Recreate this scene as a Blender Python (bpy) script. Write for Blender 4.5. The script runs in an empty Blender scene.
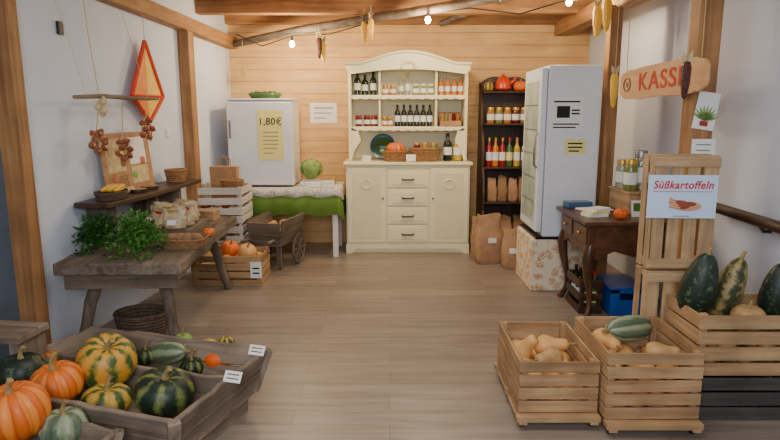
import bpy, bmesh, math, random
from mathutils import Vector, Matrix, Euler
random.seed(7)
PI=math.pi; R=math.radians; sin=math.sin; cos=math.cos
col=bpy.context.scene.collection
TL=R(10.2); H=1.5; FP=600.0
def ray(px,py):
    u=(px-390)/FP; v=(py-220)/FP
    return Vector((u, cos(TL)-v*sin(TL), -sin(TL)-v*cos(TL)))
def at(px,py,Y):
    d=ray(px,py); s=Y/d.y; return Vector((d.x*s,Y,H+d.z*s))
def on(px,py,z):
    d=ray(px,py); s=(z-H)/d.z; return Vector((d.x*s,d.y*s,z))
WK=.09855
def wallx(Y): return -1.78-WK*(6.85-Y)
def lw(px,py,off=.02):
    d=ray(px,py); s=(-1.78-WK*6.85+off)/(d.x-WK*d.y); return Vector((d.x*s,d.y*s,H+d.z*s))
LWR=R(84.4)
# ---------------------------------------------------------------- materials
def S(r,g,b):
    def f(c):
        c/=255.0
        return c/12.92 if c<=.04045 else ((c+.055)/1.055)**2.4
    return (f(r),f(g),f(b),1)
def mul(c,k): return (min(1,c[0]*k),min(1,c[1]*k),min(1,c[2]*k),1)
def base(name):
    m=bpy.data.materials.new(name); m.use_nodes=True; nt=m.node_tree
    b=nt.nodes['Principled BSDF']; return m,nt,b
def N(nt,t,**k):
    n=nt.nodes.new(t)
    for a,v in k.items(): setattr(n,a,v)
    return n
def ramp(nt,stops):
    r=N(nt,'ShaderNodeValToRGB'); e=r.color_ramp.elements
    e[0].position=stops[0][0]; e[0].color=stops[0][1]
    e[1].position=stops[-1][0]; e[1].color=stops[-1][1]
    for p,c in stops[1:-1]:
        x=e.new(p); x.color=c
    return r
def plain(name,c,rough=.6,metal=0,var=.12,sc=9,bump=0,emit=0,trans=0,spec=.5,coat=0):
    m,nt,b=base(name)
    tc=N(nt,'ShaderNodeTexCoord'); n=N(nt,'ShaderNodeTexNoise'); n.inputs['Scale'].default_value=sc; n.inputs['Detail'].default_value=6
    nt.links.new(tc.outputs['Object'],n.inputs['Vector'])
    r=ramp(nt,[(.3,mul(c,1-var)),(.7,mul(c,1+var))])
    nt.links.new(n.outputs['Fac'],r.inputs['Fac']); nt.links.new(r.outputs['Color'],b.inputs['Base Color'])
    b.inputs['Roughness'].default_value=rough; b.inputs['Metallic'].default_value=metal
    b.inputs['Transmission Weight'].default_value=trans
    b.inputs['Specular IOR Level'].default_value=spec
    b.inputs['Coat Weight'].default_value=coat
    if bump:
        bp=N(nt,'ShaderNodeBump'); bp.inputs['Strength'].default_value=bump; bp.inputs['Distance'].default_value=.01
        nt.links.new(n.outputs['Fac'],bp.inputs['Height']); nt.links.new(bp.outputs['Normal'],b.inputs['Normal'])
    if emit:
        b.inputs['Emission Color'].default_value=c; b.inputs['Emission Strength'].default_value=emit
    return m
def wood(name,c1,c2,axis='X',sc=1.0,rough=.65,bump=.35,patch=.6):
    m,nt,b=base(name)
    tc=N(nt,'ShaderNodeTexCoord'); mp=N(nt,'ShaderNodeMapping')
    s=[22*sc,22*sc,22*sc]; s['XYZ'.index(axis)]=1.3*sc
    mp.inputs['Scale'].default_value=s
    oi=N(nt,'ShaderNodeObjectInfo'); ml=N(nt,'ShaderNodeMath',operation='MULTIPLY'); ml.inputs[1].default_value=37
    n=N(nt,'ShaderNodeTexNoise',noise_dimensions='4D'); n.inputs['Scale'].default_value=1; n.inputs['Detail'].default_value=7; n.inputs['Roughness'].default_value=.62; n.inputs['Distortion'].default_value=.6
    nt.links.new(tc.outputs['Object'],mp.inputs['Vector']); nt.links.new(mp.outputs['Vector'],n.inputs['Vector'])
    nt.links.new(oi.outputs['Random'],ml.inputs[0]); nt.links.new(ml.outputs[0],n.inputs['W'])
    mid=tuple((c1[i]+c2[i])/2 for i in range(3))+(1,)
    r=ramp(nt,[(.28,c2),(.5,mid),(.72,c1)])
    nt.links.new(n.outputs['Fac'],r.inputs['Fac'])
    n2=N(nt,'ShaderNodeTexNoise',noise_dimensions='4D'); n2.inputs['Scale'].default_value=4.5; n2.inputs['Detail'].default_value=6
    nt.links.new(tc.outputs['Object'],n2.inputs['Vector']); nt.links.new(ml.outputs[0],n2.inputs['W'])
    mx=N(nt,'ShaderNodeMix',data_type='RGBA',blend_type='MULTIPLY'); mx.inputs[0].default_value=patch
    r2=ramp(nt,[(.32,(.5,.47,.44,1)),(.62,(1,1,1,1))]); nt.links.new(n2.outputs['Fac'],r2.inputs['Fac'])
    nt.links.new(r.outputs['Color'],mx.inputs[6]); nt.links.new(r2.outputs['Color'],mx.inputs[7])
    nt.links.new(mx.outputs[2],b.inputs['Base Color'])
    b.inputs['Roughness'].default_value=rough
    bp=N(nt,'ShaderNodeBump'); bp.inputs['Strength'].default_value=bump; bp.inputs['Distance'].default_value=.004
    nt.links.new(n.outputs['Fac'],bp.inputs['Height']); nt.links.new(bp.outputs['Normal'],b.inputs['Normal'])
    return m
def stripes(name,c1,c2,n,lo=.4,hi=.6,dist=1.2,rough=.48,c3=None,nsc=9,amp=.5):
    m,nt,b=base(name)
    tc=N(nt,'ShaderNodeTexCoord'); sp=N(nt,'ShaderNodeSeparateXYZ'); nt.links.new(tc.outputs['Object'],sp.inputs[0])
    a=N(nt,'ShaderNodeMath',operation='ARCTAN2'); nt.links.new(sp.outputs[1],a.inputs[0]); nt.links.new(sp.outputs[0],a.inputs[1])
    k=N(nt,'ShaderNodeMath',operation='MULTIPLY'); k.inputs[1].default_value=n; nt.links.new(a.outputs[0],k.inputs[0])
    ns=N(nt,'ShaderNodeTexNoise'); ns.inputs['Scale'].default_value=nsc; ns.inputs['Detail'].default_value=6; ns.inputs['Roughness'].default_value=.65; nt.links.new(tc.outputs['Object'],ns.inputs['Vector'])
    s=N(nt,'ShaderNodeMath',operation='SINE'); nt.links.new(k.outputs[0],s.inputs[0])
    h=N(nt,'ShaderNodeMath',operation='MULTIPLY_ADD'); h.inputs[1].default_value=amp; h.inputs[2].default_value=0; nt.links.new(s.outputs[0],h.inputs[0])
    nm=N(nt,'ShaderNodeMath',operation='MULTIPLY'); nm.inputs[1].default_value=dist; nt.links.new(ns.outputs['Fac'],nm.inputs[0])
    ad=N(nt,'ShaderNodeMath',operation='ADD'); nt.links.new(h.outputs[0],ad.inputs[0]); nt.links.new(nm.outputs[0],ad.inputs[1])
    ad2=N(nt,'ShaderNodeMath',operation='ADD'); ad2.inputs[1].default_value=.5-dist/2; nt.links.new(ad.outputs[0],ad2.inputs[0])
    st=[(lo,c1),(hi,c2)]
    if c3: st=[(lo,c1),((lo+hi)/2,c3),(hi,c2)]
    r=ramp(nt,st); nt.links.new(ad2.outputs[0],r.inputs['Fac']); nt.links.new(r.outputs['Color'],b.inputs['Base Color'])
    b.inputs['Roughness'].default_value=rough
    return m
M={}
for ax in 'XYZ':
    M['pine'+ax]=wood('pine_'+ax,S(242,200,138),S(212,160,100),ax,sc=.8,bump=.15,patch=.3)
    M['crate'+ax]=wood('crate_wood_'+ax,S(212,174,126),S(146,108,72),ax,patch=.75,bump=.6)
    M['pale'+ax]=wood('pale_crate_wood_'+ax,S(220,188,142),S(156,122,86),ax,patch=.75,bump=.6)
    M['grey'+ax]=wood('weathered_wood_'+ax,S(166,148,128),S(94,80,68),ax,rough=.9,bump=.9,patch=.85)
    M['bench'+ax]=wood('workbench_wood_'+ax,S(146,130,112),S(74,63,54),ax,rough=.9,bump=1.0,patch=.85)
    M['dark'+ax]=wood('dark_wood_'+ax,S(88,56,40),S(38,24,18),ax,rough=.45)
    M['desk'+ax]=wood('desk_wood_'+ax,S(112,72,48),S(52,32,22),ax,rough=.35)
    M['beam'+ax]=wood('beam_wood_'+ax,S(196,146,92),S(128,86,52),ax,patch=.55)
    M['ceil'+ax]=wood('ceiling_wood_'+ax,S(190,142,92),S(124,86,56),ax)
    M['slate'+ax]=wood('dark_grey_wood_'+ax,S(92,88,84),S(52,50,48),ax,rough=.85)
    M['whitec'+ax]=wood('white_washed_wood_'+ax,S(236,232,224),S(198,190,178),ax,rough=.7,patch=.4)
M['sign']=wood('sign_wood',S(230,184,134),S(200,146,98),'X',sc=.6,patch=.25)
M['cream']=plain('cream_paint',S(242,233,194),.45,var=.04,sc=3)
M['cream2']=plain('cream_panel_paint',S(232,221,180),.5,var=.04)
M['white']=plain('white_enamel',S(228,233,240),.3,var=.02)
M['whitep']=plain('white_paint',S(228,226,220),.6,var=.06,sc=14)
M['wallL']=plain('plaster_left',S(212,220,234),.9,var=.07,sc=1.6,bump=.3)
M['wallR']=plain('plaster_right',S(216,223,236),.9,var=.05,sc=1.6,bump=.3)
M['doorgrey']=plain('grey_door_paint',S(86,98,114),.5,var=.08)
M['black']=plain('black_plastic',S(22,22,24),.4)
M['steel']=plain('steel',S(150,150,150),.35,metal=.9)
M['iron']=plain('dark_iron',S(60,58,56),.5,metal=.6)
M['paper']=plain('white_paper',S(238,238,236),.8,var=.03)
M['yellowp']=plain('yellow_paper',S(240,230,146),.8,var=.04)
M['bluep']=plain('pale_blue_sheet',S(196,218,242),.5,var=.02)
M['ink']=plain('black_ink',S(30,30,34),.8)
M['redink']=plain('red_ink',S(196,24,20),.7)
M['orangered']=plain('faded_orange_red_paint',S(204,74,44),.8,var=.2,sc=30)
M['brownink']=plain('brown_ink',S(136,100,70),.7)
M['greyink']=plain('grey_ink',S(120,122,126),.7)
M['skinprint']=plain('printed_hand_tone',S(206,150,120),.7)
M['potprint']=plain('printed_potato_tone',S(140,66,44),.7)
M['green']=plain('green_cloth',S(122,158,62),.85,var=.12,sc=6)
M['greenleaf']=plain('leaf_green',S(66,120,38),.6,var=.45,sc=20)
M['greenleaf2']=plain('leaf_dark_green',S(42,90,32),.6,var=.45,sc=20)
M['cabbage']=plain('cabbage_green',S(132,160,84),.6,var=.3,sc=22,bump=.6)
M['orange']=plain('orange_skin',S(232,112,24),.45,var=.22,sc=7)
M['orange2']=plain('deep_orange_skin',S(224,92,20),.45,var=.25,sc=9)
M['redor']=plain('red_orange_glaze',S(222,70,24),.2,var=.1)
M['stem']=plain('dry_stem',S(150,128,82),.85,var=.3,sc=40,bump=.5)
M['yellow']=plain('corn_yellow',S(236,186,54),.45,var=.18,sc=90,bump=.9)
M['darkcorn']=plain('dark_corn',S(72,26,20),.4,var=.3,sc=90,bump=.9)
M['husk']=plain('corn_husk',S(206,186,140),.85,var=.2,sc=30)
M['butternut']=plain('butternut_skin',S(220,164,98),.5,var=.14,sc=10)
M['tan']=plain('tan_skin',S(190,150,98),.5,var=.28,sc=14,bump=.4)
M['sweetp']=plain('sweet_potato_skin',S(186,106,78),.7,var=.22,sc=20)
M['potato']=plain('potato_skin',S(186,146,94),.7,var=.18,sc=20)
M['onion']=plain('onion_skin',S(142,80,54),.35,var=.35,sc=30)
M['kraft']=plain('kraft_paper',S(174,134,98),.85,var=.18,sc=12,bump=1.0)
M['burlap']=plain('burlap',S(150,118,82),.95,var=.3,sc=60,bump=.6)
M['wicker']=plain('wicker',S(150,110,70),.8,var=.35,sc=50,bump=.9)
M['dwicker']=plain('dark_wicker',S(92,74,60),.8,var=.35,sc=50,bump=.9)
M['winebottle']=plain('dark_green_glass',S(24,34,22),.08,var=.1,spec=.7)
M['orangeglass']=plain('orange_juice_glass',S(214,120,30),.1)
M['redglass']=plain('red_juice_glass',S(150,28,24),.1)
M['yellowglass']=plain('oil_yellow_glass',S(196,170,50),.1)
M['greenglass']=plain('green_glass',S(70,104,56),.1)
M['clearglass']=plain('clear_glass',S(206,216,200),.06,var=.03,trans=.75)
M['paleglass']=plain('pale_cooler_glass',S(186,202,188),.08,var=.25,sc=5)
M['honey']=plain('honey_jar',S(188,120,40),.12)
M['jam']=plain('jam_jar',S(110,26,30),.12)
M['herbjar']=plain('herb_jar',S(128,132,70),.15,var=.3,sc=30)
M['gold']=plain('gold_lid',S(206,170,80),.35,metal=.7)
M['redcap']=plain('red_cap',S(170,40,36),.4)
M['cork']=plain('cork',S(176,130,84),.8)
M['blueplastic']=plain('blue_plastic',S(22,80,168),.4)
M['bluegl']=plain('blue_glaze',S(50,86,120),.2)
M['bulb']=plain('bulb_glow',S(255,232,190),.3,emit=220)
M['cable']=plain('black_cable',S(40,34,30),.6)
M['cello']=plain('crinkled_clear_film',S(222,200,160),.16,var=.35,sc=34,bump=.9,trans=.3)
M['kitered']=plain('kite_red',S(206,62,36),.7)
M['kiteor']=plain('kite_orange',S(232,138,54),.7)
M['kiteyel']=plain('kite_yellow',S(238,192,84),.7)
M['straw']=plain('straw',S(206,176,110),.9,var=.2,sc=40)
M['sage']=stripes('sage_ribbed_skin',S(88,106,80),S(146,158,126),5,.3,.7,1.4,c3=S(116,132,104),nsc=16)
M['strA']=stripes('mottled_yellow_green_skin',S(66,90,38),S(214,150,54),9,.2,.7,2.6,c3=S(150,134,52),nsc=20,amp=.33)
M['strB']=stripes('dark_green_striped_skin',S(24,42,26),S(112,122,62),8,.52,.95,2.2,nsc=16,amp=.3)
M['strC']=stripes('yellow_green_skin',S(192,156,62),S(62,82,40),7,.4,.7,2.2,nsc=18,amp=.3)
M['strOG']=stripes('orange_green_skin',S(210,110,34),S(70,84,40),7,.45,.8,2.2,nsc=14,amp=.3)
M['strO']=stripes('orange_ribbed_skin',S(220,106,24),S(230,134,48),9,.2,.8,1.2,c3=S(204,86,20),nsc=10)
M['dgreen']=stripes('black_green_skin',S(28,44,34),S(100,116,84),7,.6,1.15,2.4,nsc=36,amp=.08)
M['zebra']=stripes('long_mottled_skin',S(52,64,38),S(166,142,86),5,.35,.8,2.6,nsc=26,amp=.25)
def voro(name,stops,sc,rough=.85,tint=.0):
    m,nt,b=base(name); tc=N(nt,'ShaderNodeTexCoord'); v=N(nt,'ShaderNodeTexVoronoi'); v.inputs['Scale'].default_value=sc
    ns=N(nt,'ShaderNodeTexNoise'); ns.inputs['Scale'].default_value=sc*.8; nt.links.new(tc.outputs['Object'],ns.inputs['Vector'])
    va=N(nt,'ShaderNodeMix',data_type='RGBA'); va.inputs[0].default_value=.12
    nt.links.new(tc.outputs['Object'],va.inputs[6]); nt.links.new(ns.outputs['Color'],va.inputs[7]); nt.links.new(va.outputs[2],v.inputs['Vector'])
    r=ramp(nt,stops); nt.links.new(v.outputs['Distance'],r.inputs['Fac'])
    r.color_ramp.interpolation='CONSTANT'
    mx=N(nt,'ShaderNodeMix',data_type='RGBA',blend_type='MULTIPLY'); mx.inputs[0].default_value=tint
    nt.links.new(r.outputs['Color'],mx.inputs[6]); nt.links.new(v.outputs['Color'],mx.inputs[7]); nt.links.new(mx.outputs[2],b.inputs['Base Color'])
    b.inputs['Roughness'].default_value=rough; return m
M['shell']=voro('shell_print_cloth',[(0,S(178,112,70)),(.12,S(230,196,150)),(.22,S(188,124,80)),(.3,S(236,212,176)),(.4,S(196,138,94)),(.46,S(234,220,194))],16)
M['floral']=voro('floral_print_cloth',[(0,S(186,70,70)),(.2,S(236,228,220)),(.45,S(150,170,130)),(.55,S(230,222,212)),(.9,S(210,130,110))],24,tint=.1)
def floormat():
    m,nt,b=base('laminate_floor'); tc=N(nt,'ShaderNodeTexCoord')
    br=N(nt,'ShaderNodeTexBrick'); br.offset=.37; br.inputs['Scale'].default_value=1; br.inputs['Brick Width'].default_value=1.3; br.inputs['Row Height'].default_value=.15
    br.inputs['Mortar Size'].default_value=.0015; br.inputs['Mortar Smooth'].default_value=.4
    br.inputs['Color1'].default_value=S(160,146,132); br.inputs['Color2'].default_value=S(142,128,116); br.inputs['Mortar'].default_value=S(104,92,83)
    nt.links.new(tc.outputs['Object'],br.inputs['Vector'])
    mp=N(nt,'ShaderNodeMapping'); mp.inputs['Scale'].default_value=(1.2,16,1); nt.links.new(tc.outputs['Object'],mp.inputs['Vector'])
    n=N(nt,'ShaderNodeTexNoise'); n.inputs['Scale'].default_value=1.6; n.inputs['Detail'].default_value=8; n.inputs['Distortion'].default_value=.8; nt.links.new(mp.outputs[0],n.inputs['Vector'])
    r=ramp(nt,[(.3,(.58,.57,.56,1)),(.65,(1.0,1.0,1.0,1))]); nt.links.new(n.outputs['Fac'],r.inputs['Fac'])
    mx=N(nt,'ShaderNodeMix',data_type='RGBA',blend_type='MULTIPLY'); mx.inputs[0].default_value=.75
    nt.links.new(br.outputs['Color'],mx.inputs[6]); nt.links.new(r.outputs['Color'],mx.inputs[7]); nt.links.new(mx.outputs[2],b.inputs['Base Color'])
    b.inputs['Roughness'].default_value=.36; return m
M['floor']=floormat()
# ---------------------------------------------------------------- mesh builder
class MB:
    def __init__(s): s.bm=bmesh.new()
    def box(s,c,d,rot=None):
        m=Matrix.Translation(Vector(c))
        if rot: m=m@Euler(rot).to_matrix().to_4x4()
        m=m@Matrix.Diagonal((d[0],d[1],d[2],1)); bmesh.ops.create_cube(s.bm,size=1,matrix=m); return s
    def bx(s,x0,x1,y0,y1,z0,z1): return s.box(((x0+x1)/2,(y0+y1)/2,(z0+z1)/2),(x1-x0,y1-y0,z1-z0))
    def bar(s,p0,p1,w,h):
        p0=Vector(p0);p1=Vector(p1);d=p1-p0;L=d.length
        q=d.to_track_quat('X','Z').to_matrix().to_4x4()
        bmesh.ops.create_cube(s.bm,size=1,matrix=Matrix.Translation((p0+p1)/2)@q@Matrix.Diagonal((L,w,h,1))); return s
    def tube(s,pts,r,seg=8,caps=True):
        pts=[Vector(p) for p in pts]; n=len(pts)
        if not isinstance(r,(list,tuple)): r=[r]*n
        ov=(pts[-1]-pts[0])
        if ov.length<1e-6: ov=pts[1]-pts[0]
        ov.normalize(); ref=Vector((0,0,1)) if abs(ov.z)<.8 else Vector((1,0,0))
        rings=[]
        for i,p in enumerate(pts):
            t=(pts[min(i+1,n-1)]-pts[max(i-1,0)]).normalized(); a=t.cross(ref).normalized(); b=t.cross(a)
            rings.append([s.bm.verts.new(p+(a*cos(2*PI*k/seg)+b*sin(2*PI*k/seg))*r[i]) for k in range(seg)])
        for i in range(n-1):
            for k in range(seg):
                s.bm.faces.new((rings[i][k],rings[i][(k+1)%seg],rings[i+1][(k+1)%seg],rings[i+1][k]))
        if caps:
            s.bm.faces.new(rings[0][::-1]); s.bm.faces.new(rings[-1])
        return s
    def lathe(s,prof,c=(0,0,0),seg=20,ribs=0,depth=0,jit=0):
        rings=[]
        for z,r in prof:
            ring=[]
            for k in range(seg):
                th=2*PI*k/seg; rr=max(r,.0005)
                if ribs: rr*=1-depth*(1-abs(sin(ribs*th/2)))**2
                if jit: rr*=1+random.uniform(-jit,jit)
                ring.append(s.bm.verts.new((c[0]+rr*cos(th),c[1]+rr*sin(th),c[2]+z)))
            rings.append(ring)
        for i in range(len(rings)-1):
            for k in range(seg):
                s.bm.faces.new((rings[i][k],rings[i][(k+1)%seg],rings[i+1][(k+1)%seg],rings[i+1][k]))
        s.bm.faces.new(rings[0][::-1]); s.bm.faces.new(rings[-1]); return s
    def ell(s,c,r,seg=12):
        bmesh.ops.create_uvsphere(s.bm,u_segments=seg,v_segments=max(6,seg*2//3),radius=1,matrix=Matrix.Translation(Vector(c))@Matrix.Diagonal((r[0],r[1],r[2],1))); return s
    def prism(s,pts,y0,y1,plane='xz'):
        def mk(p,y):
            if plane=='xz': return (p[0],y,p[1])
            if plane=='xy': return (p[0],p[1],y)
            return (y,p[0],p[1])
        a=[s.bm.verts.new(mk(p,y0)) for p in pts]; b=[s.bm.verts.new(mk(p,y1)) for p in pts]; n=len(pts)
        s.bm.faces.new(a); s.bm.faces.new(b[::-1])
        for i in range(n): s.bm.faces.new((a[i],b[i],b[(i+1)%n],a[(i+1)%n]))
        return s
    def slab(s,p,th):
        p=[Vector(q) for q in p]; n=(p[1]-p[0]).cross(p[3]-p[0]).normalized()*th
        a=[s.bm.verts.new(q) for q in p]; b=[s.bm.verts.new(q+n) for q in p]
        s.bm.faces.new(a[::-1]); s.bm.faces.new(b)
        for i in range(4): s.bm.faces.new((a[i],a[(i+1)%4],b[(i+1)%4],b[i]))
        return s
    def rough(s,p,th,n=14,j=.006,seed=0):
        rr=random.Random(seed); p=[Vector(q) for q in p]; nn=(p[1]-p[0]).cross(p[3]-p[0]).normalized()
        up=(p[3]-p[0]).normalized(); rows=[]
        for k in range(n+1):
            f=k/n; lo=p[0].lerp(p[1],f)+up*rr.uniform(-j,j); hi=p[3].lerp(p[2],f)+up*rr.uniform(-j,j); w=nn*rr.uniform(-.002,.002)
            rows.append([s.bm.verts.new(q) for q in (lo+w,hi+w,hi+w+nn*th,lo+w+nn*th)])
        for k in range(n):
            a,b=rows[k],rows[k+1]
            for i in range(4): s.bm.faces.new((a[i],a[(i+1)%4],b[(i+1)%4],b[i]))
        s.bm.faces.new(rows[0][::-1]); s.bm.faces.new(rows[-1]); return s
    def leaf(s,p,d,up,w,l):
        d=d.normalized(); side=d.cross(up)
        if side.length<1e-4: side=Vector((1,0,0))
        side.normalize()
        v=[s.bm.verts.new(q) for q in (p,p+d*l*.45+side*w/2,p+d*l,p+d*l*.45-side*w/2)]
        s.bm.faces.new(v)
    def build(s,name,mat,parent=None,loc=None,rot=None,smooth=False,bev=0):
        bmesh.ops.recalc_face_normals(s.bm,faces=s.bm.faces)
        me=bpy.data.meshes.new(name); s.bm.to_mesh(me); s.bm.free()
        me.materials.append(M[mat] if isinstance(mat,str) else mat)
        if smooth:
            for p in me.polygons: p.use_smooth=True
            try: me.set_sharp_from_angle(angle=R(48))
            except Exception: pass
        o=bpy.data.objects.new(name,me); col.objects.link(o)
        if parent: o.parent=parent
        if loc is not None: o.location=loc
        if rot is not None: o.rotation_euler=rot if not isinstance(rot,(int,float)) else (0,0,rot)
        if bev:
            md=o.modifiers.new('bevel','BEVEL'); md.width=bev; md.segments=2; md.limit_method='ANGLE'
        return o
def tag(o,label,cat,group=None):
    o['label']=label; o['category']=cat
    if group: o['group']=group
    return o
def thing(name,label,cat,loc=(0,0,0),rot=0,group=None):
    o=bpy.data.objects.new(name,None); col.objects.link(o); o.empty_display_size=.1
    o.location=loc; o.rotation_euler=rot if isinstance(rot,(tuple,list,Euler)) else (0,0,rot)
    return tag(o,label,cat,group)
def struct(o): o['kind']='structure'; return o
def dup(root,loc,rot=None,label=None,group=None,scale=None):
    r=root.copy(); col.objects.link(r); r.location=loc
    if rot is not None: r.rotation_euler=rot if isinstance(rot,(tuple,list)) else (0,0,rot)
    if label: r['label']=label
    if group: r['group']=group
    elif 'group' in r: del r['group']
    if scale: r.scale=scale if isinstance(scale,(tuple,list)) else (scale,)*3
    for ch in list(root.children):
        c=ch.copy(); col.objects.link(c); c.parent=r
        for g in ch.children:
            d=g.copy(); col.objects.link(d); d.parent=c
    return r
def text(name,st,size,mat,parent,loc,rot=(R(90),0,0),shear=0,bold=0,ext=.0008,sx=1,sp=1.06):
    cu=bpy.data.curves.new('t','FONT'); cu.body=st; cu.size=size; cu.extrude=ext; cu.align_x='CENTER'; cu.align_y='CENTER'; cu.shear=shear; cu.offset=bold; cu.space_character=sp
    o=bpy.data.objects.new('t',cu); col.objects.link(o)
    dg=bpy.context.evaluated_depsgraph_get(); me=bpy.data.meshes.new_from_object(o.evaluated_get(dg))
    bpy.data.objects.remove(o); me.materials.clear(); me.materials.append(M[mat])
    n=bpy.data.objects.new(name,me); col.objects.link(n); n.parent=parent; n.location=loc; n.rotation_euler=rot; n.scale=(sx,1,1); return n
ORD=['leftmost','second from left','third from left','fourth from left','fifth from left','sixth from left','seventh from left','eighth from left']
# ---------------------------------------------------------------- SETTING
struct(MB().bx(-3.2,3.2,-1.2,7.1,-.05,0).build('floor','floor'))
b=MB(); z=0
while z<2.56:
    b.bx(-1.9,2.3,6.85,6.9,z+.0012,min(z+.1298,2.6)); z+=.131
b.bx(-1.9,2.3,6.885,7.0,0,2.6)
struct(b.build('wall_back','pineX',bev=.002))
def lbox(b,Y0,Y1,z0,z1,o0,o1):
    c=[(wallx(Y0)+o0,Y0),(wallx(Y1)+o0,Y1),(wallx(Y1)+o1,Y1),(wallx(Y0)+o1,Y0)]
    return b.prism(c,z0,z1,'xy')
b=MB(); lbox(b,3.46,6.9,0,2.7,-.15,0); lbox(b,-1.2,2.4,0,2.7,-.15,0); lbox(b,2.4,3.46,2.22,2.7,-.15,0)
struct(b.build('wall_left','wallL'))
struct(lbox(MB(),2.46,3.40,0,2.12,-.12,-.06).build('door_1','doorgrey'))
b=MB(); lbox(b,3.38,3.47,0,2.6,-.07,.05); lbox(b,2.38,2.46,0,2.2,-.05,.05); lbox(b,2.38,3.47,2.12,2.22,-.05,.05)
struct(b.build('trim_1','beamZ'))
struct(MB().bx(2.2,2.35,-1.2,7.0,0,2.7).build('wall_right','wallR'))
b=MB(); y=-1.2
while y<6.85:
    b.bx(-2.7,2.35,y+.002,y+.148,2.56,2.6); y+=.15
b.bx(-2.7,2.35,-1.2,6.9,2.59,2.66)
struct(b.build('ceiling','ceilX'))
def plate(Y0,Y1,zA,zB,hh,o):
    b=MB(); pts=[]
    for (Y,z) in ((Y0,zA),(Y1,zB)):
        x=wallx(Y); pts.append([(x,Y,z),(x+o,Y,z),(x+o,Y,z+hh),(x,Y,z+hh)])
    a=[b.bm.verts.new(q) for q in pts[0]]; c=[b.bm.verts.new(q) for q in pts[1]]
    b.bm.faces.new(a); b.bm.faces.new(c[::-1])
    for i in range(4): b.bm.faces.new((a[i],c[i],c[(i+1)%4],a[(i+1)%4]))
    return b
struct(plate(-.5,6.84,2.40,2.18,.12,.11).build('trim_2','beamY',bev=.008))
struct(lbox(MB(),5.57,5.69,0,2.22,0,.10).build('trim_3','beamZ',bev=.006))
struct(MB().bx(1.8,1.95,-.5,6.84,2.32,2.46).build('trim_4','beamY',bev=.008))
struct(MB().bx(1.765,1.865,5.0,5.11,0,2.34).build('trim_5','beamZ',bev=.008))
struct(MB().bx(1.81,1.945,3.65,3.79,0,2.32).build('trim_6','beamZ',bev=.01))
struct(MB().bx(-2.1,2.19,6.0,6.12,2.43,2.56).build('trim_7','beamX',bev=.008))
struct(MB().bx(-1.85,2.19,6.76,6.85,2.44,2.56).build('trim_8','beamX',bev=.008))
struct(MB().bx(-2.1,2.19,5.1,5.22,2.47,2.56).build('trim_9','beamX',bev=.008))
pts=[at(234,44,6.7),at(300,30,6.35),at(370,19,6.0),at(430,9,5.7),at(500,-3,5.3)]
struct(MB().tube(pts,[.038,.043,.045,.043,.04],10).build('trim_10','benchX',smooth=True))
pts=[at(440,24,6.5),at(480,8,6.2),at(520,-6,5.8)]
struct(MB().tube(pts,.03,8).build('trim_11','benchX',smooth=True))
t=thing('handrail','thick dark wooden handrail running along the white right wall','handrail',(2.12,0,.87))
MB().tube([(0,.8,0),(0,2,0),(0,3.9,.02)],.034,12).build('rail','darkY',t,smooth=True)
for yy in (1.2,2.5,3.4): MB().tube([(0,yy,0),(.04,yy,-.05),(.085,yy,-.05)],.01,6).build('bracket','iron',t,smooth=True)
# ---------------------------------------------------------------- small kit
protos={}
def bottle(loc,kind,label,h=.28,r=.036,group=None,rot=0):
    spec={'wine':('winebottle','paper','black'),'orange':('orangeglass','paper','gold'),
          'red':('redglass','paper','gold'),'yellow':('yellowglass','paper','cork'),'green':('greenglass','yellowp','redcap'),'clear':('clearglass','paper','gold')}[kind]
    key=('b',kind)
    if key in protos: return dup(protos[key],loc,rot,label,group,(r/.036,r/.036,h/.28))
    t=thing('bottle',label,'bottle',loc,rot,group)
    MB().lathe([(0,.030),(.004,.036),(.17,.036),(.19,.031),(.21,.016),(.225,.0135),(.268,.0135)],seg=18).build('glass_body',spec[0],t,smooth=True)
    MB().lathe([(.06,.0366),(.14,.0366)],seg=18).build('paper_label',spec[1],t,smooth=True)
    MB().lathe([(.245,.0155),(.279,.0155),(.28,.014)],seg=14).build('cap',spec[2],t,smooth=True)
    t.scale=(r/.036,r/.036,h/.28); protos[key]=t; return t
def jar(loc,kind,label,h=.12,r=.038,group=None,lid='gold'):
    key=('j',kind,lid)
    if key in protos: return dup(protos[key],loc,0,label,group,(r/.038,r/.038,h/.12))
    t=thing('jar',label,'jar',loc,0,group)
    MB().lathe([(0,.034),(.005,.038),(.085,.038),(.097,.033),(.1,.031)],seg=18).build('glass_body',kind,t,smooth=True)
    MB().lathe([(.1,.034),(.118,.034),(.12,.032)],seg=18).build('lid',lid,t,smooth=True)
    MB().lathe([(.025,.0385),(.07,.0385)],seg=18).build('paper_label','paper',t,smooth=True)
    t.scale=(r/.038,r/.038,h/.12); protos[key]=t; return t
def gprof(rx,rz,dent=.3,n=16,pw=.85):
    out=[]
    for i in range(n+1):
        ph=PI*i/n; r=rx*sin(ph)**pw; z=-rz*cos(ph); z*=1-dent*math.exp(-(r/rx)**2*9); out.append((z,r))
    return out
def pumpkin(loc,rx,rz,mat,label,ribs=10,depth=.1,tilt=(0,0,0),stem='stem',sl=.045,cat='pumpkin',group=None,name='pumpkin',jit=0):
    t=thing(name,label,cat,loc,tilt,group)
    MB().lathe(gprof(rx,rz),seg=60 if ribs else 36,ribs=ribs,depth=depth,jit=jit).build('body',mat,t,smooth=True)
    top=rz*.68
    MB().tube([(0,0,top),(0,0,top+sl*.5),(sl*.15,0,top+sl),(sl*.45,.0,top+sl*1.4)],[rx*.17,rx*.1,rx*.08,rx*.1],7).build('stem',stem,t,smooth=True)
    return t
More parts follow.
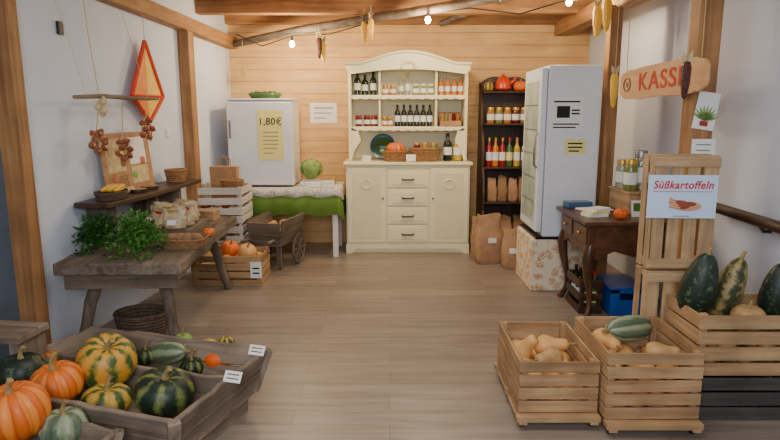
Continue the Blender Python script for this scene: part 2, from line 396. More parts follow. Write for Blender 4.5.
def longveg(loc,prof,mat,label,tilt,cat='squash',stem='stem',group=None,ribs=0,depth=0,name='squash'):
    t=thing(name,label,cat,loc,tilt,group)
    MB().lathe(prof,seg=40,ribs=ribs,depth=depth).build('body',mat,t,smooth=True)
    zt=prof[-1][0]; r=max(.006,prof[-1][1])
    MB().tube([(0,0,zt-.004),(0,0,zt+.02),(.006,0,zt+.04)],[r*1.3,r,r*1.15],7).build('stem',stem,t,smooth=True)
    return t
BN=[(-.1,.002),(-.098,.026),(-.085,.05),(-.055,.063),(-.025,.06),(0,.046),(.025,.036),(.06,.033),(.08,.03),(.09,.018),(.094,.006)]
ZU=[(-.16,.003),(-.155,.025),(-.13,.05),(-.08,.066),(0,.07),(.08,.062),(.13,.046),(.155,.024),(.16,.01)]
ZL=[(-.17,.004),(-.165,.032),(-.14,.062),(-.09,.084),(-.02,.088),(.05,.078),(.11,.06),(.15,.042),(.168,.024),(.172,.01)]
lumps=[]
for k in range(4):
    b=MB(); bmesh.ops.create_icosphere(b.bm,subdivisions=3,radius=1)
    ph=[random.uniform(0,6) for _ in range(4)]
    for v in b.bm.verts:
        c=v.co; f=1+.07*sin(3*c.x+ph[0])+.07*sin(3*c.y+ph[1])+.06*sin(4*c.z+ph[2]); v.co=c*f
    me=bpy.data.meshes.new('lump'); b.bm.to_mesh(me); b.bm.free()
    for p in me.polygons: p.use_smooth=True
    lumps.append(me)
lc={}
def lump(name,label,cat,loc,r,mat,rot=None,group=None):
    k=(random.randrange(4),mat)
    if k not in lc:
        me=lumps[k[0]].copy(); me.materials.append(M[mat]); lc[k]=me
    o=bpy.data.objects.new(name,lc[k]); col.objects.link(o); o.location=loc; o.scale=r
    o.rotation_euler=rot or (random.uniform(-.3,.3),random.uniform(-.3,.3),random.uniform(0,6)); return tag(o,label,cat,group)
def crate(loc,w,d,h,label,m='crate',rot=0,ns=4,sh=.045,group=None,name='wooden_crate',cat='crate',bn=0,batten=False,bw=.84):
    t=thing(name,label,cat,loc,rot,group); th=.012
    gap=(h-ns*sh)/(ns-1) if ns>1 else 0
    rj=random.uniform
    for sy in (-1,1):
        b=MB()
        for i in range(ns): b.box((0,sy*(d/2-th/2-rj(0,.002)),sh/2+i*(sh+gap)),(w-rj(0,.008),th,sh-rj(0,.007)),(0,rj(-.009,.009),0))
        b.build('long_side',m+'X',t,bev=.002)
    for sx in (-1,1):
        b=MB()
        for i in range(ns): b.box((sx*(w/2-th/2-rj(0,.002)),0,sh/2+i*(sh+gap)),(th,d-2*th-.002,sh-rj(0,.007)),(rj(-.008,.008),0,0))
        b.build('end_side',m+'Y',t,bev=.002)
    for sx in (-1,1):
        for sy in (-1,1):
            MB().box((sx*(w/2-th-.016),sy*(d/2-th-.016),h/2+.004),(.03,.03,h-.002)).build('corner_post',m+'Z',t,bev=.002)
    b=MB(); n=bn or max(3,int(w/.09)); ww=(w-(0 if batten else 2*th))/n; off=0 if batten else th
    for i in range(n): b.box((-w/2+off+ww*(i+.5)+(rj(-.004,.004) if bn else 0),0,.006),(ww*(bw if bn else .8),d-(0 if batten else 2*th)-.004-(rj(0,.015) if bn else 0),.01),(0,0,rj(-.01,.01) if bn else 0))
    b.build('bottom',m+'Y',t)
    if batten:
        for yy in (-d/2+.035,d/2-.035): MB().box((0,yy,-.006),(w-.004,.05,.012),(0,0,rj(-.01,.01))).build('batten',m+'X',t,bev=.002)
    return t
def basket(loc,rx,ry,h,label,mat='wicker',rot=0,name='basket',rows=6,cat='basket',sq=False):
    t=thing(name,label,cat,loc,rot); b=MB(); seg=28
    def ring(f,z):
        out=[]
        for k in range(seg+1):
            a=2*PI*k/seg; c,s_=cos(a),sin(a)
            if sq:
                q=max(abs(c),abs(s_))**.75; c/=q; s_/=q
            out.append((rx*f*c,ry*f*s_,z))
        return out
    for i in range(rows):
        z=h*(i+.5)/rows; f=.82+.18*i/(rows-1); b.tube(ring(f,z),h/rows*.62,6,caps=False)
    b.build('woven_side',mat,t,smooth=True)
    b=MB(); mr=max(rx,ry); b.lathe([(.002,mr*.8),(.012,mr*.8)],seg=24); o=b.build('base',mat,t); o.scale=(rx/mr,ry/mr,1)
    MB().tube(ring(1.02,h),h/rows*.6,6,caps=False).build('rim',mat,t,smooth=True)
    return t
def corn(loc,L,mat,label,rot=(0,0,0),group=None,husk=True,r=.024,cord=0):
    t=thing('corn_cob',label,'corn',loc,rot,group)
    MB().lathe([(-L,.004),(-L*.95,r*.5),(-L*.6,r*.9),(-L*.15,r),(0,r*.7),(.004,r*.3)],seg=16,ribs=8,depth=.1).build('kernels',mat,t,smooth=True)
    if husk:
        b=MB()
        for k in range(6):
            a=k*1.05; b.leaf(Vector((0,0,-.02)),Vector((cos(a)*.35,sin(a)*.35,1)),Vector((-sin(a),cos(a),.1)),.032,.09)
        b.build('husk','husk',t)
    if cord: MB().tube([(0,0,0),(0,0,cord)],.002,4).build('cord','husk',t)
    return t
# ---------------------------------------------------------------- HUTCH
hx,hy=.19,6.3
t=thing('kitchen_hutch','cream painted kitchen hutch with arched top, open shelves, four drawers and two doors','hutch',(hx,hy,0))
b=MB(); b.bx(-.655,.655,.02,.5,.09,.95); b.bx(-.66,.66,.03,.5,0,.09); b.build('body','cream',t,bev=.006)
pts=[(-.66,.0),(-.6,.0),(-.55,.05),(.55,.05),(.6,0),(.66,0),(.66,.1),(-.66,.1)]
MB().prism(pts,0.005,.03).build('plinth_apron','cream',t)
MB().bx(-.68,.68,-.02,.5,.95,.98).build('worktop','cream',t,bev=.008)
for sx,x0,x1 in ((-1,-.64,-.235),(1,.235,.64)):
    d=MB().bx(x0,x1,0,.02,.12,.92).build('door','cream',t,bev=.006)
    MB().bx(x0+.05,x1-.05,-.004,0,.17,.87).build('door_panel','cream2',d,bev=.003)
    cx=(x0+x1)/2
    MB().tube([(cx+.05*cos(a),-.010,.75+.05*sin(a)) for a in [2*PI*k/20 for k in range(21)]],.007,6,caps=False).build('ring_ornament','cream',d,smooth=True)
    MB().ell((x1-.03 if sx<0 else x0+.03,-.012,.6),(.01,.012,.01)).build('knob','iron',d,smooth=True)
for i,(z0,z1) in enumerate(((.715,.90),(.52,.70),(.325,.505),(.125,.31))):
    d=MB().bx(-.215,.215,-.006,.02,z0,z1).build('drawer','cream',t,bev=.006)
    MB().bx(-.17,.17,-.012,-.006,z0+.03,z1-.03).build('drawer_panel','cream',d,bev=.004)
    zc=(z0+z1)/2
    MB().tube([(-.06,-.012,zc),(-.055,-.03,zc-.008),(.055,-.03,zc-.008),(.06,-.012,zc)],.009,6).build('handle','iron',d,smooth=True)
for sx in (-1,1): MB().bx(*(sorted((sx*.63,sx*.60))),.14,.5,.985,1.95).build('side_panel','cream',t,bev=.004)
MB().bx(-.6,.6,.475,.495,.985,1.95).build('back_panel','cream',t)
for zz in (1.335,1.665):
    s=MB().bx(-.6,.6,.16,.475,zz-.012,zz+.012).build('shelf','cream',t,bev=.003)
    pts=[(-.6,0),(.6,0)]+[(.6-1.2*k/48,-.022-.012*abs(sin(PI*k/4))) for k in range(49)]
    MB().prism([(x,z+zz) for x,z in pts],.15,.16).build('scalloped_edge','cream',s)
for x in (-.3,.3): MB().bx(x-.01,x+.01,.17,.475,1.347,1.94).build('partition','cream',t,bev=.002)
for sx in (-1,1):
    pts=[(0,1.335),(.07,1.3),(.1,1.2),(.03,1.1),(.0,.985),(-.02,.985),(-.02,1.335)]
    MB().prism([(sx*(.6-x),z) for x,z in pts],.15,.17).build('curved_bracket','cream',t)
arc2=[(-.5+1.0*k/24,1.99+.12*sin(PI*k/24)**1.2) for k in range(25)]
arc=[(-.645,1.93),(-.645,1.99)]+arc2+[(.645,1.99),(.645,1.93)]+[(.6-1.2*k/24,1.89+.05*sin(PI*k/24)) for k in range(25)]
MB().prism(arc,.11,.15).build('arched_crown','cream',t)
MB().tube([(-.655,.10,1.995)]+[(x,.10,z+.008) for x,z in arc2]+[(.655,.10,1.995)],.016,8).build('crown_moulding','cream',t,smooth=True)
MB().bx(-.63,.63,.13,.5,1.95,1.975).build('top_board','cream',t)
b=MB()
for a in range(9):
    an=PI*a/8; b.ell((.07*cos(an),.1,1.965+.05*sin(an)),(.018,.01,.018),8)
b.build('carved_ornament','cream2',t,smooth=True)
def hp(x,y,z): return (hx+x,hy+y,z)
U='on hutch top shelf'; L_='on hutch middle shelf'
for i,(x,hh) in enumerate(((-.54,.25),(-.46,.22),(-.37,.25))): bottle(hp(x,.3,1.678),'wine','dark bottle, %s of three, left bay %s'%(ORD[i],U),hh,.034,group='dark bottles top left of hutch')
for i,x in enumerate((-.24,-.16)): jar(hp(x,.3,1.678),'honey','honey coloured jar, %s in middle bay %s'%(ORD[i],U),.11,.034,group='jars in the middle of hutch upper shelf')
for i,(x,hh) in enumerate(((-.07,.2),(.0,.24))): bottle(hp(x,.32,1.678),'clear','slim clear bottle, %s of two in middle bay %s'%(['left','right'][i],U),hh,.028)
for i,x in enumerate((.09,.17,.25)): jar(hp(x,.3,1.678),'herbjar','pale green herb jar, %s in middle bay %s'%(ORD[i],U),.12,.032,group='herb jars on hutch upper shelf',lid='whitep')
for i,x in enumerate((.36,.43,.50,.565)): bottle(hp(x,.3,1.678),'orange','orange filled bottle, %s in right bay %s'%(ORD[i],U),.19,.028,group='orange bottles on hutch upper shelf')
for i,x in enumerate((-.53,-.44,-.36)): jar(hp(x,.3,1.348),'jam','dark jam jar, %s in left bay %s'%(ORD[i],L_),.12,.036,group='jam jars on hutch middle shelf',lid='redcap')
for i,x in enumerate((-.25,-.19)): jar(hp(x,.3,1.348),'honey','squat honey jar, %s of two beside dark bottles %s'%(['left','right'][i],L_),.1,.028,group='honey jars on hutch middle shelf')
for i,x in enumerate((-.11,-.04,.03,.10,.17,.24)): bottle(hp(x,.3,1.348),'wine','small dark bottle, %s of six %s'%(ORD[i],L_),.23,.03,group='six dark bottles on hutch middle shelf')
t=thing('card_tray','brown cardboard tray with packets on right of hutch middle shelf','tray',hp(.46,.3,1.348))
b=MB(); b.bx(-.12,.12,-.08,.08,0,.005); b.bx(-.12,.12,-.08,-.075,0,.06); b.bx(-.12,.12,.075,.08,0,.15); b.bx(-.12,-.115,-.08,.08,0,.1); b.bx(.115,.12,-.08,.08,0,.1); b.build('tray_body','kraft',t)
for i in range(5): tag(MB().box((0,0,.06),(.035,.05,.12),(R(-8),0,0)).build('spice_packet',['honey','herbjar','kraft','jam','honey'][i],None,hp(.375+.042*i,.3,1.36),bev=.004),'spice packet, %s in brown tray on hutch middle shelf'%ORD[i],'packet','spice packets in the hutch tray')
t=thing('plate','large dark blue and green plate leaning in left of hutch niche','plate',hp(-.27,.40,1.125),(R(78),0,0))
MB().lathe([(0,.06),(.004,.07),(.012,.135),(.018,.14),(.014,.13),(.006,.065)],seg=32).build('rim','bluegl',t,smooth=True)
MB().lathe([(.007,.07),(.012,.105),(.0125,.104)],seg=32).build('well','greenglass',t,smooth=True)
basket(hp(-.13,.16,.985),.14,.1,.1,'round wicker basket holding orange pumpkin on hutch worktop')
pumpkin(hp(-.13,.16,1.11),.1,.075,'strO','orange pumpkin in the wicker basket on hutch worktop',9,.12,sl=.03)
basket(hp(.19,.18,.985),.16,.1,.13,'oblong brown basket in middle of hutch worktop',sq=True)
for i,x in enumerate((.10,.19,.28)): jar(hp(x,.18,1.02),['jam','honey','herbjar'][i],['dark red','amber','olive green'][i]+' jar standing in the oblong basket on hutch worktop',.16,.036)
for i,(x,k) in enumerate(((.43,'wine'),(.54,'yellow'))): bottle(hp(x,.2,.985),k,['dark green oil bottle','yellow oil bottle'][i]+' with white label on right of hutch worktop',.29,.046)
tag(MB().box((0,0,.04),(.1,.01,.07),(R(-12),0,0)).build('price_card','paper',None,hp(.03,.03,.985),bev=.001),'white price card leaning in front of the oblong basket on hutch worktop','card')
tag(MB().bx(-.045,.045,-.03,.03,0,.06).build('small_box','whitep',None,hp(-.44,.15,.981),bev=.004),'small white box on left end of hutch worktop','box')
# ---------------------------------------------------------------- dark shelf right of hutch
sx0,sy0=1.27,6.45
t=thing('corner_shelf','dark brown shaped wooden shelf unit between cream hutch and tall fridge','shelf',(sx0,sy0,0))
for s in (-1,1):
    prof=[]
    for k in range(49):
        z=1.82*k/48; y0=-.13+.46*(z/1.82)**2.2; y0+=.05*abs(sin(PI*z/.455))*-1+.03; prof.append((y0,z))
    MB().prism([(.36,0)]+prof+[(.36,1.82)],s*.27-.012,s*.27+.012,'yz').build('side_panel','darkZ',t)
MB().bx(-.26,.26,.34,.36,.02,1.8).build('back_panel','darkZ',t)
pts=[(-.258,1.72),(.258,1.72)]+[(.258-.516*k/16,1.83+.06*sin(PI*k/16)+.015*sin(3*PI*k/16)) for k in range(17)]
MB().prism(pts,.325,.34).build('shaped_backboard','darkX',t)
SH=[.08,.55,.92,1.38,1.72]
for zz,f in zip(SH,(-.1,-.1,-.06,.02,.14)): MB().bx(-.258,.258,f,.34,zz-.02,zz).build('shelf','darkX',t,bev=.003)
for i,(x,k) in enumerate(((-.20,'red'),(-.13,'orange'),(-.055,'red'),(.02,'green'),(.10,'yellow'),(.18,'clear'))):
    bottle((sx0+x,sy0+.06,.92),k,'%s bottle, %s on the middle of dark corner shelf'%({'red':'red juice','orange':'orange juice','green':'green','yellow':'golden oil','clear':'clear'}[k],ORD[i]),.31,.034,group='juice bottles on the dark shelf')
for i,x in enumerate((-.18,-.09,0,.09,.18)): jar((sx0+x,sy0+.14,1.38),['honey','herbjar','honey','jam','herbjar'][i],'%s jar, %s on upper level of dark corner shelf'%(['amber','olive','amber','dark red','olive'][i],ORD[i]),.17,.041)
t=thing('ceramic_pot','glossy orange teapot shaped ornament on top of dark shelf','ornament',(sx0-.04,sy0+.23,1.72))
MB().lathe([(0,.05),(.03,.085),(.1,.08),(.15,.05),(.17,.02)],seg=24).build('body','redor',t,smooth=True)
MB().tube([(.07,0,.08),(.12,0,.12),(.14,0,.16)],[.02,.013,.01],8).build('spout','redor',t,smooth=True)
MB().ell((0,0,.18),(.014,.014,.014)).build('lid_knob','redor',t,smooth=True)
pumpkin((sx0+.15,sy0+.24,1.775),.08,.06,'orange','small orange pumpkin on top of dark shelf right of the glossy pot',8,.1,sl=.03)
pumpkin((sx0-.19,sy0+.24,1.77),.06,.055,'strC','small dark yellow gourd on top of dark shelf left of glossy pot',8,.1,sl=.03,cat='gourd',name='gourd')
def sack(loc,w,d,h,label,mat='kraft',rot=0,tagm=True,name='paper_sack',seed=1,rum=1.0,cat='sack'):
    t=thing(name,label,cat,loc,rot); rnd=random.Random(seed)
    b=MB(); seg=44; rings=[]; ph=[rnd.uniform(0,6) for _ in range(6)]
    lev=[(0,.93),(.03,1),(.12,1.06),(.25,1.1),(.4,1.1),(.52,1.06),(.62,1.01),(.72,.95),(.8,.9),(.87,.88),(.93,.9),(1,.92)]
    for zf,f in lev:
        ring=[]
        for k in range(seg):
            a=2*PI*k/seg; c,s_=cos(a),sin(a); q=max(abs(c),abs(s_))**.7
            dd=d*(1-.78*max(0,zf-.5)/.5)
            j=1+rum*(.04*sin(5*a+zf*11+ph[0])+.03*sin(9*a-zf*17+ph[1])+.025*sin(zf*34+3*a+ph[2]))
            ring.append(b.bm.verts.new((w/2*f*c/q*j+.04*w*zf*sin(ph[3]),dd/2*f*s_/q*j,zf*h+(.012*sin(3*a+ph[4]) if zf==1 else 0))))
        rings.append(ring)
    for i in range(len(rings)-1):
        for k in range(seg): b.bm.faces.new((rings[i][k],rings[i][(k+1)%seg],rings[i+1][(k+1)%seg],rings[i+1][k]))
    b.bm.faces.new(rings[0][::-1]); b.bm.faces.new(rings[-1]); b.build('bag',mat,t,smooth=True)
    if tagm: MB().box((w*.05,-d*.55,h*.5),(.08,.004,.05),(R(-3),0,0)).build('tag','paper',t)
    return t
sack((.99,5.93,0),.26,.2,.49,'tallest rumpled kraft paper sack on floor beside cream hutch',rot=.12,seed=2)
sack((1.19,5.70,0),.19,.17,.38,'shorter rumpled kraft sack on floor next to fridge stand',rot=-.15,seed=5)
sack((.92,6.18,0),.12,.1,.42,'narrow kraft sack squeezed between hutch and the tallest sack',rot=.1,seed=8,tagm=False)
for i,(x,zz,hh,mt) in enumerate(((-.165,.55,.24,'kraft'),(-.055,.55,.27,'burlap'),(.06,.55,.24,'kraft'),(.17,.55,.26,'burlap'))):
    sack((sx0+x,sy0+.03,zz),.1,.12,hh,'small packed brown bag, %s on the lower level of dark corner shelf'%ORD[i],mt,seed=20+i,tagm=False,name='potato_bag',cat='bag')
for i,(x,mt) in enumerate(((-.15,'burlap'),(.0,'kraft'),(.15,'burlap'))):
    sack((sx0+x,sy0+.05,.08),.14,.15,.3,'packed brown bag, %s on the bottom level of dark corner shelf'%ORD[i],mt,seed=30+i,tagm=False,name='potato_bag',cat='bag')
# ---------------------------------------------------------------- tall fridge + stand
t=thing('fridge_stand','square stand draped in shell print cloth under the tall fridge','stand',(1.46,5.22,0))
MB().bx(-.27,.25,-.3,.3,.0,.45).build('cloth_cover','shell',t,bev=.012)
t=thing('tall_fridge','tall white fridge with glass door facing left and notices on its side','fridge',(1.46,5.22,.45))
MB().bx(-.19,.24,-.3,.3,.02,1.42).build('cabinet','white',t,bev=.012)
d=MB().bx(-.245,-.195,-.295,.295,.06,1.40).build('door','white',t,bev=.01)
MB().bx(-.249,-.244,-.23,.24,.14,1.30).build('glass_pane','paleglass',d)
for k in range(5): MB().bx(-.2505,-.2485,-.22,.23,.3+.2*k,.308+.2*k).build('shelf_edge','steel',d)
MB().tube([(-.25,-.27,.6),(-.275,-.27,.62),(-.275,-.27,.86),(-.25,-.27,.88)],.009,8).build('handle','steel',d,smooth=True)
MB().bx(-.24,.24,-.3,.3,0,.02).build('base_plate','black',t)
def notice(px0,py0,px1,py1,Yp,mat,label,lines=None,name='paper_notice',imat='ink'):
    a=at(px0,py0,Yp); c=at(px1,py1,Yp); w=abs(c.x-a.x); h=abs(a.z-c.z)
    t=thing(name,label,'notice',((a.x+c.x)/2,Yp,(a.z+c.z)/2))
    MB().box((0,-.001,0),(w,.002,h)).build('sheet',mat,t)
    if lines:
        for zf,x0,x1,th in lines: MB().box((w*(x0+x1)/2,-.0026,h*zf),(w*(x1-x0),.001,h*th)).build('print_line',imat,t)
    return t,w,h
notice(551,97,582,130,4.92,'paper','white printed notice with dark picture on fridge side',[(.36,-.4,.4,.05),(.05,-.3,.1,.36),(.1,.15,.4,.05),(0,.15,.4,.05),(-.32,-.4,.4,.04),(-.42,-.4,.3,.04)])
notice(565,139,585,154,4.92,'yellowp','small yellow sticky notice below white one on fridge side',[(.2,-.35,.35,.1),(-.05,-.35,.35,.1),(-.3,-.3,.2,.1)],name='yellow_notice')
# ---------------------------------------------------------------- left back table, small fridge
tz=.73
t=thing('cloth_table','small white table under floral and green cloths at back left corner','table',(-1.12,6.42,0))
MB().bx(-.6,.6,-.3,.3,tz-.04,tz-.008).build('table_top','whitep',t)
for sx in (-1,1):
    for sy in (-1,1): MB().box((sx*.55,sy*.26,(tz-.04)/2),(.055,.055,tz-.04)).build('leg','whitep',t,bev=.004)
def drape(x0,x1,y0,y1,z0,z1f,z1s,amp,mat,name,label):
    b=MB()
    per=[(x0+(x1-x0)*k/40,y0,0,-1) for k in range(41)]+[(x1,y0+(y1-y0)*k/16,1,0) for k in range(1,17)]
    top=[];bot=[]
    for i,(x,y,nx,ny) in enumerate(per):
        a=.5+.5*sin(i*1.05); top.append(b.bm.verts.new((x,y,z0))); dz=z1f if ny else z1s
        mid=b.bm.verts.new((x+nx*.012,y+ny*.012,z0-.02)); bot.append((mid,b.bm.verts.new((x+nx*(.02+amp*a),y+ny*(.02+amp*a),dz+.01*sin(i*.7)))))
    for i in range(len(per)-1):
        b.bm.faces.new((top[i],top[i+1],bot[i+1][0],bot[i][0])); b.bm.faces.new((bot[i][0],bot[i+1][0],bot[i+1][1],bot[i][1]))
    c=[b.bm.verts.new((x0,y1,z0))]
    b.bm.faces.new(top+c)
    o=b.build(name,mat,None,smooth=True); md=o.modifiers.new('s','SOLIDIFY'); md.thickness=.003
    return tag(o,label,'tablecloth')
drape(-1.72,-.52,6.12,6.72,tz-.004,.45,.40,.02,'green','green_tablecloth','green cloth hanging over front and side of back left table')
drape(-1.725,-.515,6.115,6.72,tz+.002,.645,.61,.016,'floral','floral_tablecloth','white cloth with red floral pattern on top of the green cloth')
t=thing('small_fridge','small white fridge standing on the cloth covered back left table','fridge',(-1.33,6.42,tz+.006))
MB().bx(-.33,.33,-.2,.28,.01,.88).build('cabinet','white',t,bev=.01)
d=MB().bx(-.33,.33,-.24,-.203,.02,.87).build('door','white',t,bev=.012)
MB().bx(-.335,.335,-.24,.28,.88,.9).build('top_plate','white',t,bev=.004)
MB().bx(-.31,-.29,-.262,-.24,.5,.68).build('handle','steel',d,bev=.004)
t,w,h=notice(257,110,284,160,6.178,'yellowp','yellow price sheet with large number on small fridge door',[(.06,-.3,.3,.014),(-.02,-.3,.3,.014),(-.10,-.3,.3,.014),(-.18,-.3,.3,.014),(-.26,-.3,.25,.014),(-.36,-.3,.1,.014)],imat='brownink',name='price_sheet')
text('lettering','1,80€',.098,'ink',t,(0,-.004,h*.27),bold=.0002)
basket((-1.3,6.38,1.637),.17,.12,.05,'shallow green bowl of leaves on top of small fridge','greenglass',name='green_bowl',cat='bowl',rows=4)
b=MB()
for k in range(160):
    a=random.uniform(0,6.28); r=random.uniform(0,.13); b.leaf(Vector((r*cos(a),r*sin(a)*.7,.04)),Vector((cos(a),sin(a),random.uniform(.1,.9))),Vector((0,0,1)),.03,.06)
g=tag(b.build('salad_greens','cabbage',None,(-1.3,6.38,1.64)),'loose green leaves piled in the shallow bowl on small fridge','greens'); g['kind']='stuff'
def cabbage(loc,r,label):
    t=thing('cabbage',label,'cabbage',loc)
    MB().ell((0,0,0),(r*.85,r*.85,r*.8),24).build('head','cabbage',t,smooth=True)
    b=MB()
    for k in range(14):
        a=k*2.4; el=(-.5+.09*k); rings=[]
        for i in range(5):
            row=[]
            for j in range(5):
                aa=a+(j-2)*.28; ee=el+(i-.5)*.24; rr=r*(.9+.05*i+(.03*sin(j*3+i)))
                row.append(b.bm.verts.new((rr*cos(aa)*cos(ee),rr*sin(aa)*cos(ee),rr*.9*sin(ee))))
            rings.append(row)
        for i in range(4):
            for j in range(4): b.bm.faces.new((rings[i][j],rings[i][j+1],rings[i+1][j+1],rings[i+1][j]))
    b.build('outer_leaves','cabbage',t,smooth=True)
t=thing('kitchen_scale','white kitchen scale under the cabbage on back left table','scale',(-.84,6.38,tz+.006))
MB().bx(-.11,.11,-.09,.09,0,.04).build('scale_body','white',t,bev=.01); MB().lathe([(.04,.02),(.05,.1),(.056,.1)],seg=24).build('pan','white',t,smooth=True)
cabbage((-.84,6.38,.895),.12,'green savoy cabbage resting on the white kitchen scale')
for i,(x,wd,hh) in enumerate(((-.80,.08,.05),(-.64,.06,.06))): tag(MB().bx(-wd,wd,-.035,.035,0,hh).build('carton','paper',None,(x,6.2,tz+.006),.1-.2*i,bev=.003),['left white carton before the cabbage on back left table','right white carton at end of back left table'][i],'carton')
tag(MB().bx(-.03,.03,-.03,.03,0,.07).build('tin','gold',None,(-.62,6.5,tz+.006),bev=.008),'small golden tin at back right corner of back left table','tin')
notice(310,103,337,123,6.849,'paper','white paper notice pinned to pine back wall above the cabbage',[(.25,-.35,.35,.06),(.0,-.35,.3,.05),(-.25,-.35,.1,.05)],imat='greyink')
# ---------------------------------------------------------------- white crates stack and handcart
for i,(zz,lab) in enumerate(((0,'white washed slatted crate at the bottom of stack by left wall'),(.27,'white washed slatted crate in middle of stack by left wall'),(.54,'white washed slatted crate on top of stack holding paper bag'))):
    crate((-1.62,5.80,zz),.46,.44,.262,lab,'whitec',ns=3,sh=.068)
for i in range(10): lump('onion','brown onion in the top white crate','onion',(-1.78+.1*(i%4),5.68+.1*(i//4),.62+.03*(i%2)),(.04,.04,.036),'onion',group='onions in the top white crate')
t=thing('paper_bag','brown paper carrier bag standing up out of top white crate','bag',(-1.62,5.86,.66))
MB().prism([(-.12,0),(.12,0),(.13,.32),(-.13,.32)],-.06,.06).build('bag_body','kraft',t,bev=.004)
for sy in (-1,1): MB().tube([(-.05,sy*.05,.31),(-.045,sy*.05,.39),(0,sy*.05,.42),(.045,sy*.05,.39),(.05,sy*.05,.31)],.005,6).build('bag_handle','kraft',t,smooth=True)
basket((-1.50,5.68,.74),.1,.07,.12,'small brown basket tucked in front of paper bag in top white crate','wicker')
crate((-1.42,5.26,0),.6,.4,.27,'wooden crate of yellow squashes on floor beside old workbench','crate',ns=4,sh=.058)
for i in range(12):
    x=-1.60+.18*(i%3)+random.uniform(-.01,.01); y=5.15+.07*(i//3); longveg((x,y,.16+.05*(i%2)),BN,'butternut' if i%3 else 'tan','yellow butternut squash in floor crate beside the workbench',(R(80),0,random.choice((-1,1))*random.uniform(.9,1.5)),group='squashes in the crate beside the workbench',name='butternut_squash').scale=(.85,)*3
for i,(x,y,z) in enumerate(((-1.27,5.2,.28),(-1.44,5.28,.29))): pumpkin((x,y,z),.085,.065,'orange' if i else 'butternut','%s round pumpkin on top of squashes in floor crate'%['yellow','orange'][i],8,.08,tilt=(.3,.2,0),sl=.03)
notice(250,262,262,278,5.059,'paper','white price tag fixed to right corner of the floor crate',[(.1,-.3,.3,.1),(-.2,-.3,.3,.1)],name='price_tag')
t=thing('wooden_handcart','old small wooden handcart with iron rimmed wheels before green cloth table','handcart',(-1.12,5.83,0),R(-14)); t.scale=(1.08,)*3
MB().slab([(-.12,-.22,.22),(.12,-.22,.22),(.12,.22,.22),(-.12,.22,.22)],.02).build('bed','benchY',t)
for s in (-1,1):
    MB().rough([(s*.12,-.25,.23),(s*.12,.22,.23),(s*.17,.24,.46),(s*.17,-.27,.46)],.016,8,.003,5).build('side_board','benchY',t)
    b=MB(); b.lathe([(-.015,.02),(.015,.02)],seg=10)
    for k in range(8): a=k*PI/4; b.bar((0,0,0),(.12*cos(a),.12*sin(a),0),.018,.014)
    b.tube([(.13*cos(a),.13*sin(a),0) for a in [2*PI*k/24 for k in range(25)]],.014,6,caps=False)
    b.build('wheel','benchX',t,(s*.17,.1,.145),(0,R(90),0))
MB().slab([(-.12,-.24,.23),(.12,-.24,.23),(.16,-.27,.44),(-.16,-.27,.44)],.018).build('front_board','benchX',t)
for s in (-1,1): MB().tube([(s*.1,-.15,.21),(s*.12,-.34,.3),(s*.12,-.45,.3)],.014,8).build('shaft','benchY',t,smooth=True)
for s in (-1,1): MB().box((s*.1,-.18,.11),(.035,.035,.22)).build('leg','benchZ',t)
for i in range(10): lump('potato','brown potato lying in the old handcart','potato',(-1.12+random.uniform(-.07,.07),5.68+.03*i,.34+.06*(i%2)),(.055,.045,.04),'potato',group='potatoes in the handcart')
# ---------------------------------------------------------------- OLD WORKBENCH left
wz=.62
t=thing('old_workbench','old weathered thick slab workbench with splayed legs by left wall','workbench',(-1.66,4.25,0),R(3))
rr=random.Random(4); n=26
L=[(-.37+rr.uniform(-.008,.008),-.80+1.62*k/n) for k in range(n+1)]
Rr=[(.375+.014*sin(k*.8)+rr.uniform(-.008,.008),-.83+1.65*k/n) for k in range(n+1)]
MB().prism(L+Rr[::-1],wz-.075,wz,'xy').build('top_slab','benchY',t,bev=.01)
b=MB()
for (xx,y0,y1) in ((-.12,-.8,.5),(.14,-.82,.1)): b.bx(xx-.002,xx+.002,y0,y1,wz-.002,wz+.0008)
b.build('cracks','black',t)
MB().bx(-.33,.33,-.77,-.73,wz-.17,wz-.076).build('end_rail','benchX',t,bev=.005)
MB().bx(-.33,.33,.6,.64,wz-.17,wz-.076).build('end_rail','benchX',t,bev=.005)
for sx in (-1,1):
    for sy in (-1,1):
        MB().tube([(sx*.18,sy*.58,wz-.076),(sx*.24,sy*.65,.33),(sx*.26,sy*.68,.2),(sx*.31,sy*.73,0)],[.044,.04,.035,.036],8).build('leg','benchZ',t,smooth=True)
def parsley(loc,rl,rr_,h,label,mat,seed):
    t=thing('parsley_bunch',label,'herbs',loc); rnd=random.Random(seed)
    b=MB(); s=MB()
    for k in range(80):
        a=rnd.uniform(0,6.28); q=rnd.uniform(.1,1.1)
        x=q*cos(a); x*=rl if x<0 else rr_; y=q*sin(a)*.17
        droop=-.14*max(0,(-y-.09)/.06)
        zz=max(h*rnd.uniform(.25,1.1)*(1-.55*q*q)+.02,.012)+droop
        tip=Vector((x,y,zz)); s.tube([(x*.1,.03+y*.1,.01),(x*.6,y*.6,max(zz,.0)*.6+.05),tip],.0018,3)
        for j in range(11):
            d=Vector((rnd.uniform(-1,1),rnd.uniform(-1,1),rnd.uniform(-.4,1))); p=tip+d*.034
            b.leaf(p,d,Vector((rnd.uniform(-1,1),rnd.uniform(-1,1),1)),.018,.03)
            b.leaf(p,d+Vector((.6,0,.2)),Vector((rnd.uniform(-1,1),rnd.uniform(-1,1),1)),.013,.024)
    b.build('foliage',mat,t); s.build('stems','greenleaf',t)
p=on(96,250,wz); parsley((p.x,p.y,wz),.06,.15,.19,'loose dark parsley bunch at left near corner of workbench','greenleaf2',3)
parsley(tuple(on(138,254,wz)),.13,.15,.20,'bright green parsley bunch right of the dark one on workbench','greenleaf',5)
p=on(184,246,wz); basket((p.x,p.y,wz),.15,.12,.06,'low brown basket near right edge of workbench',sq=True)
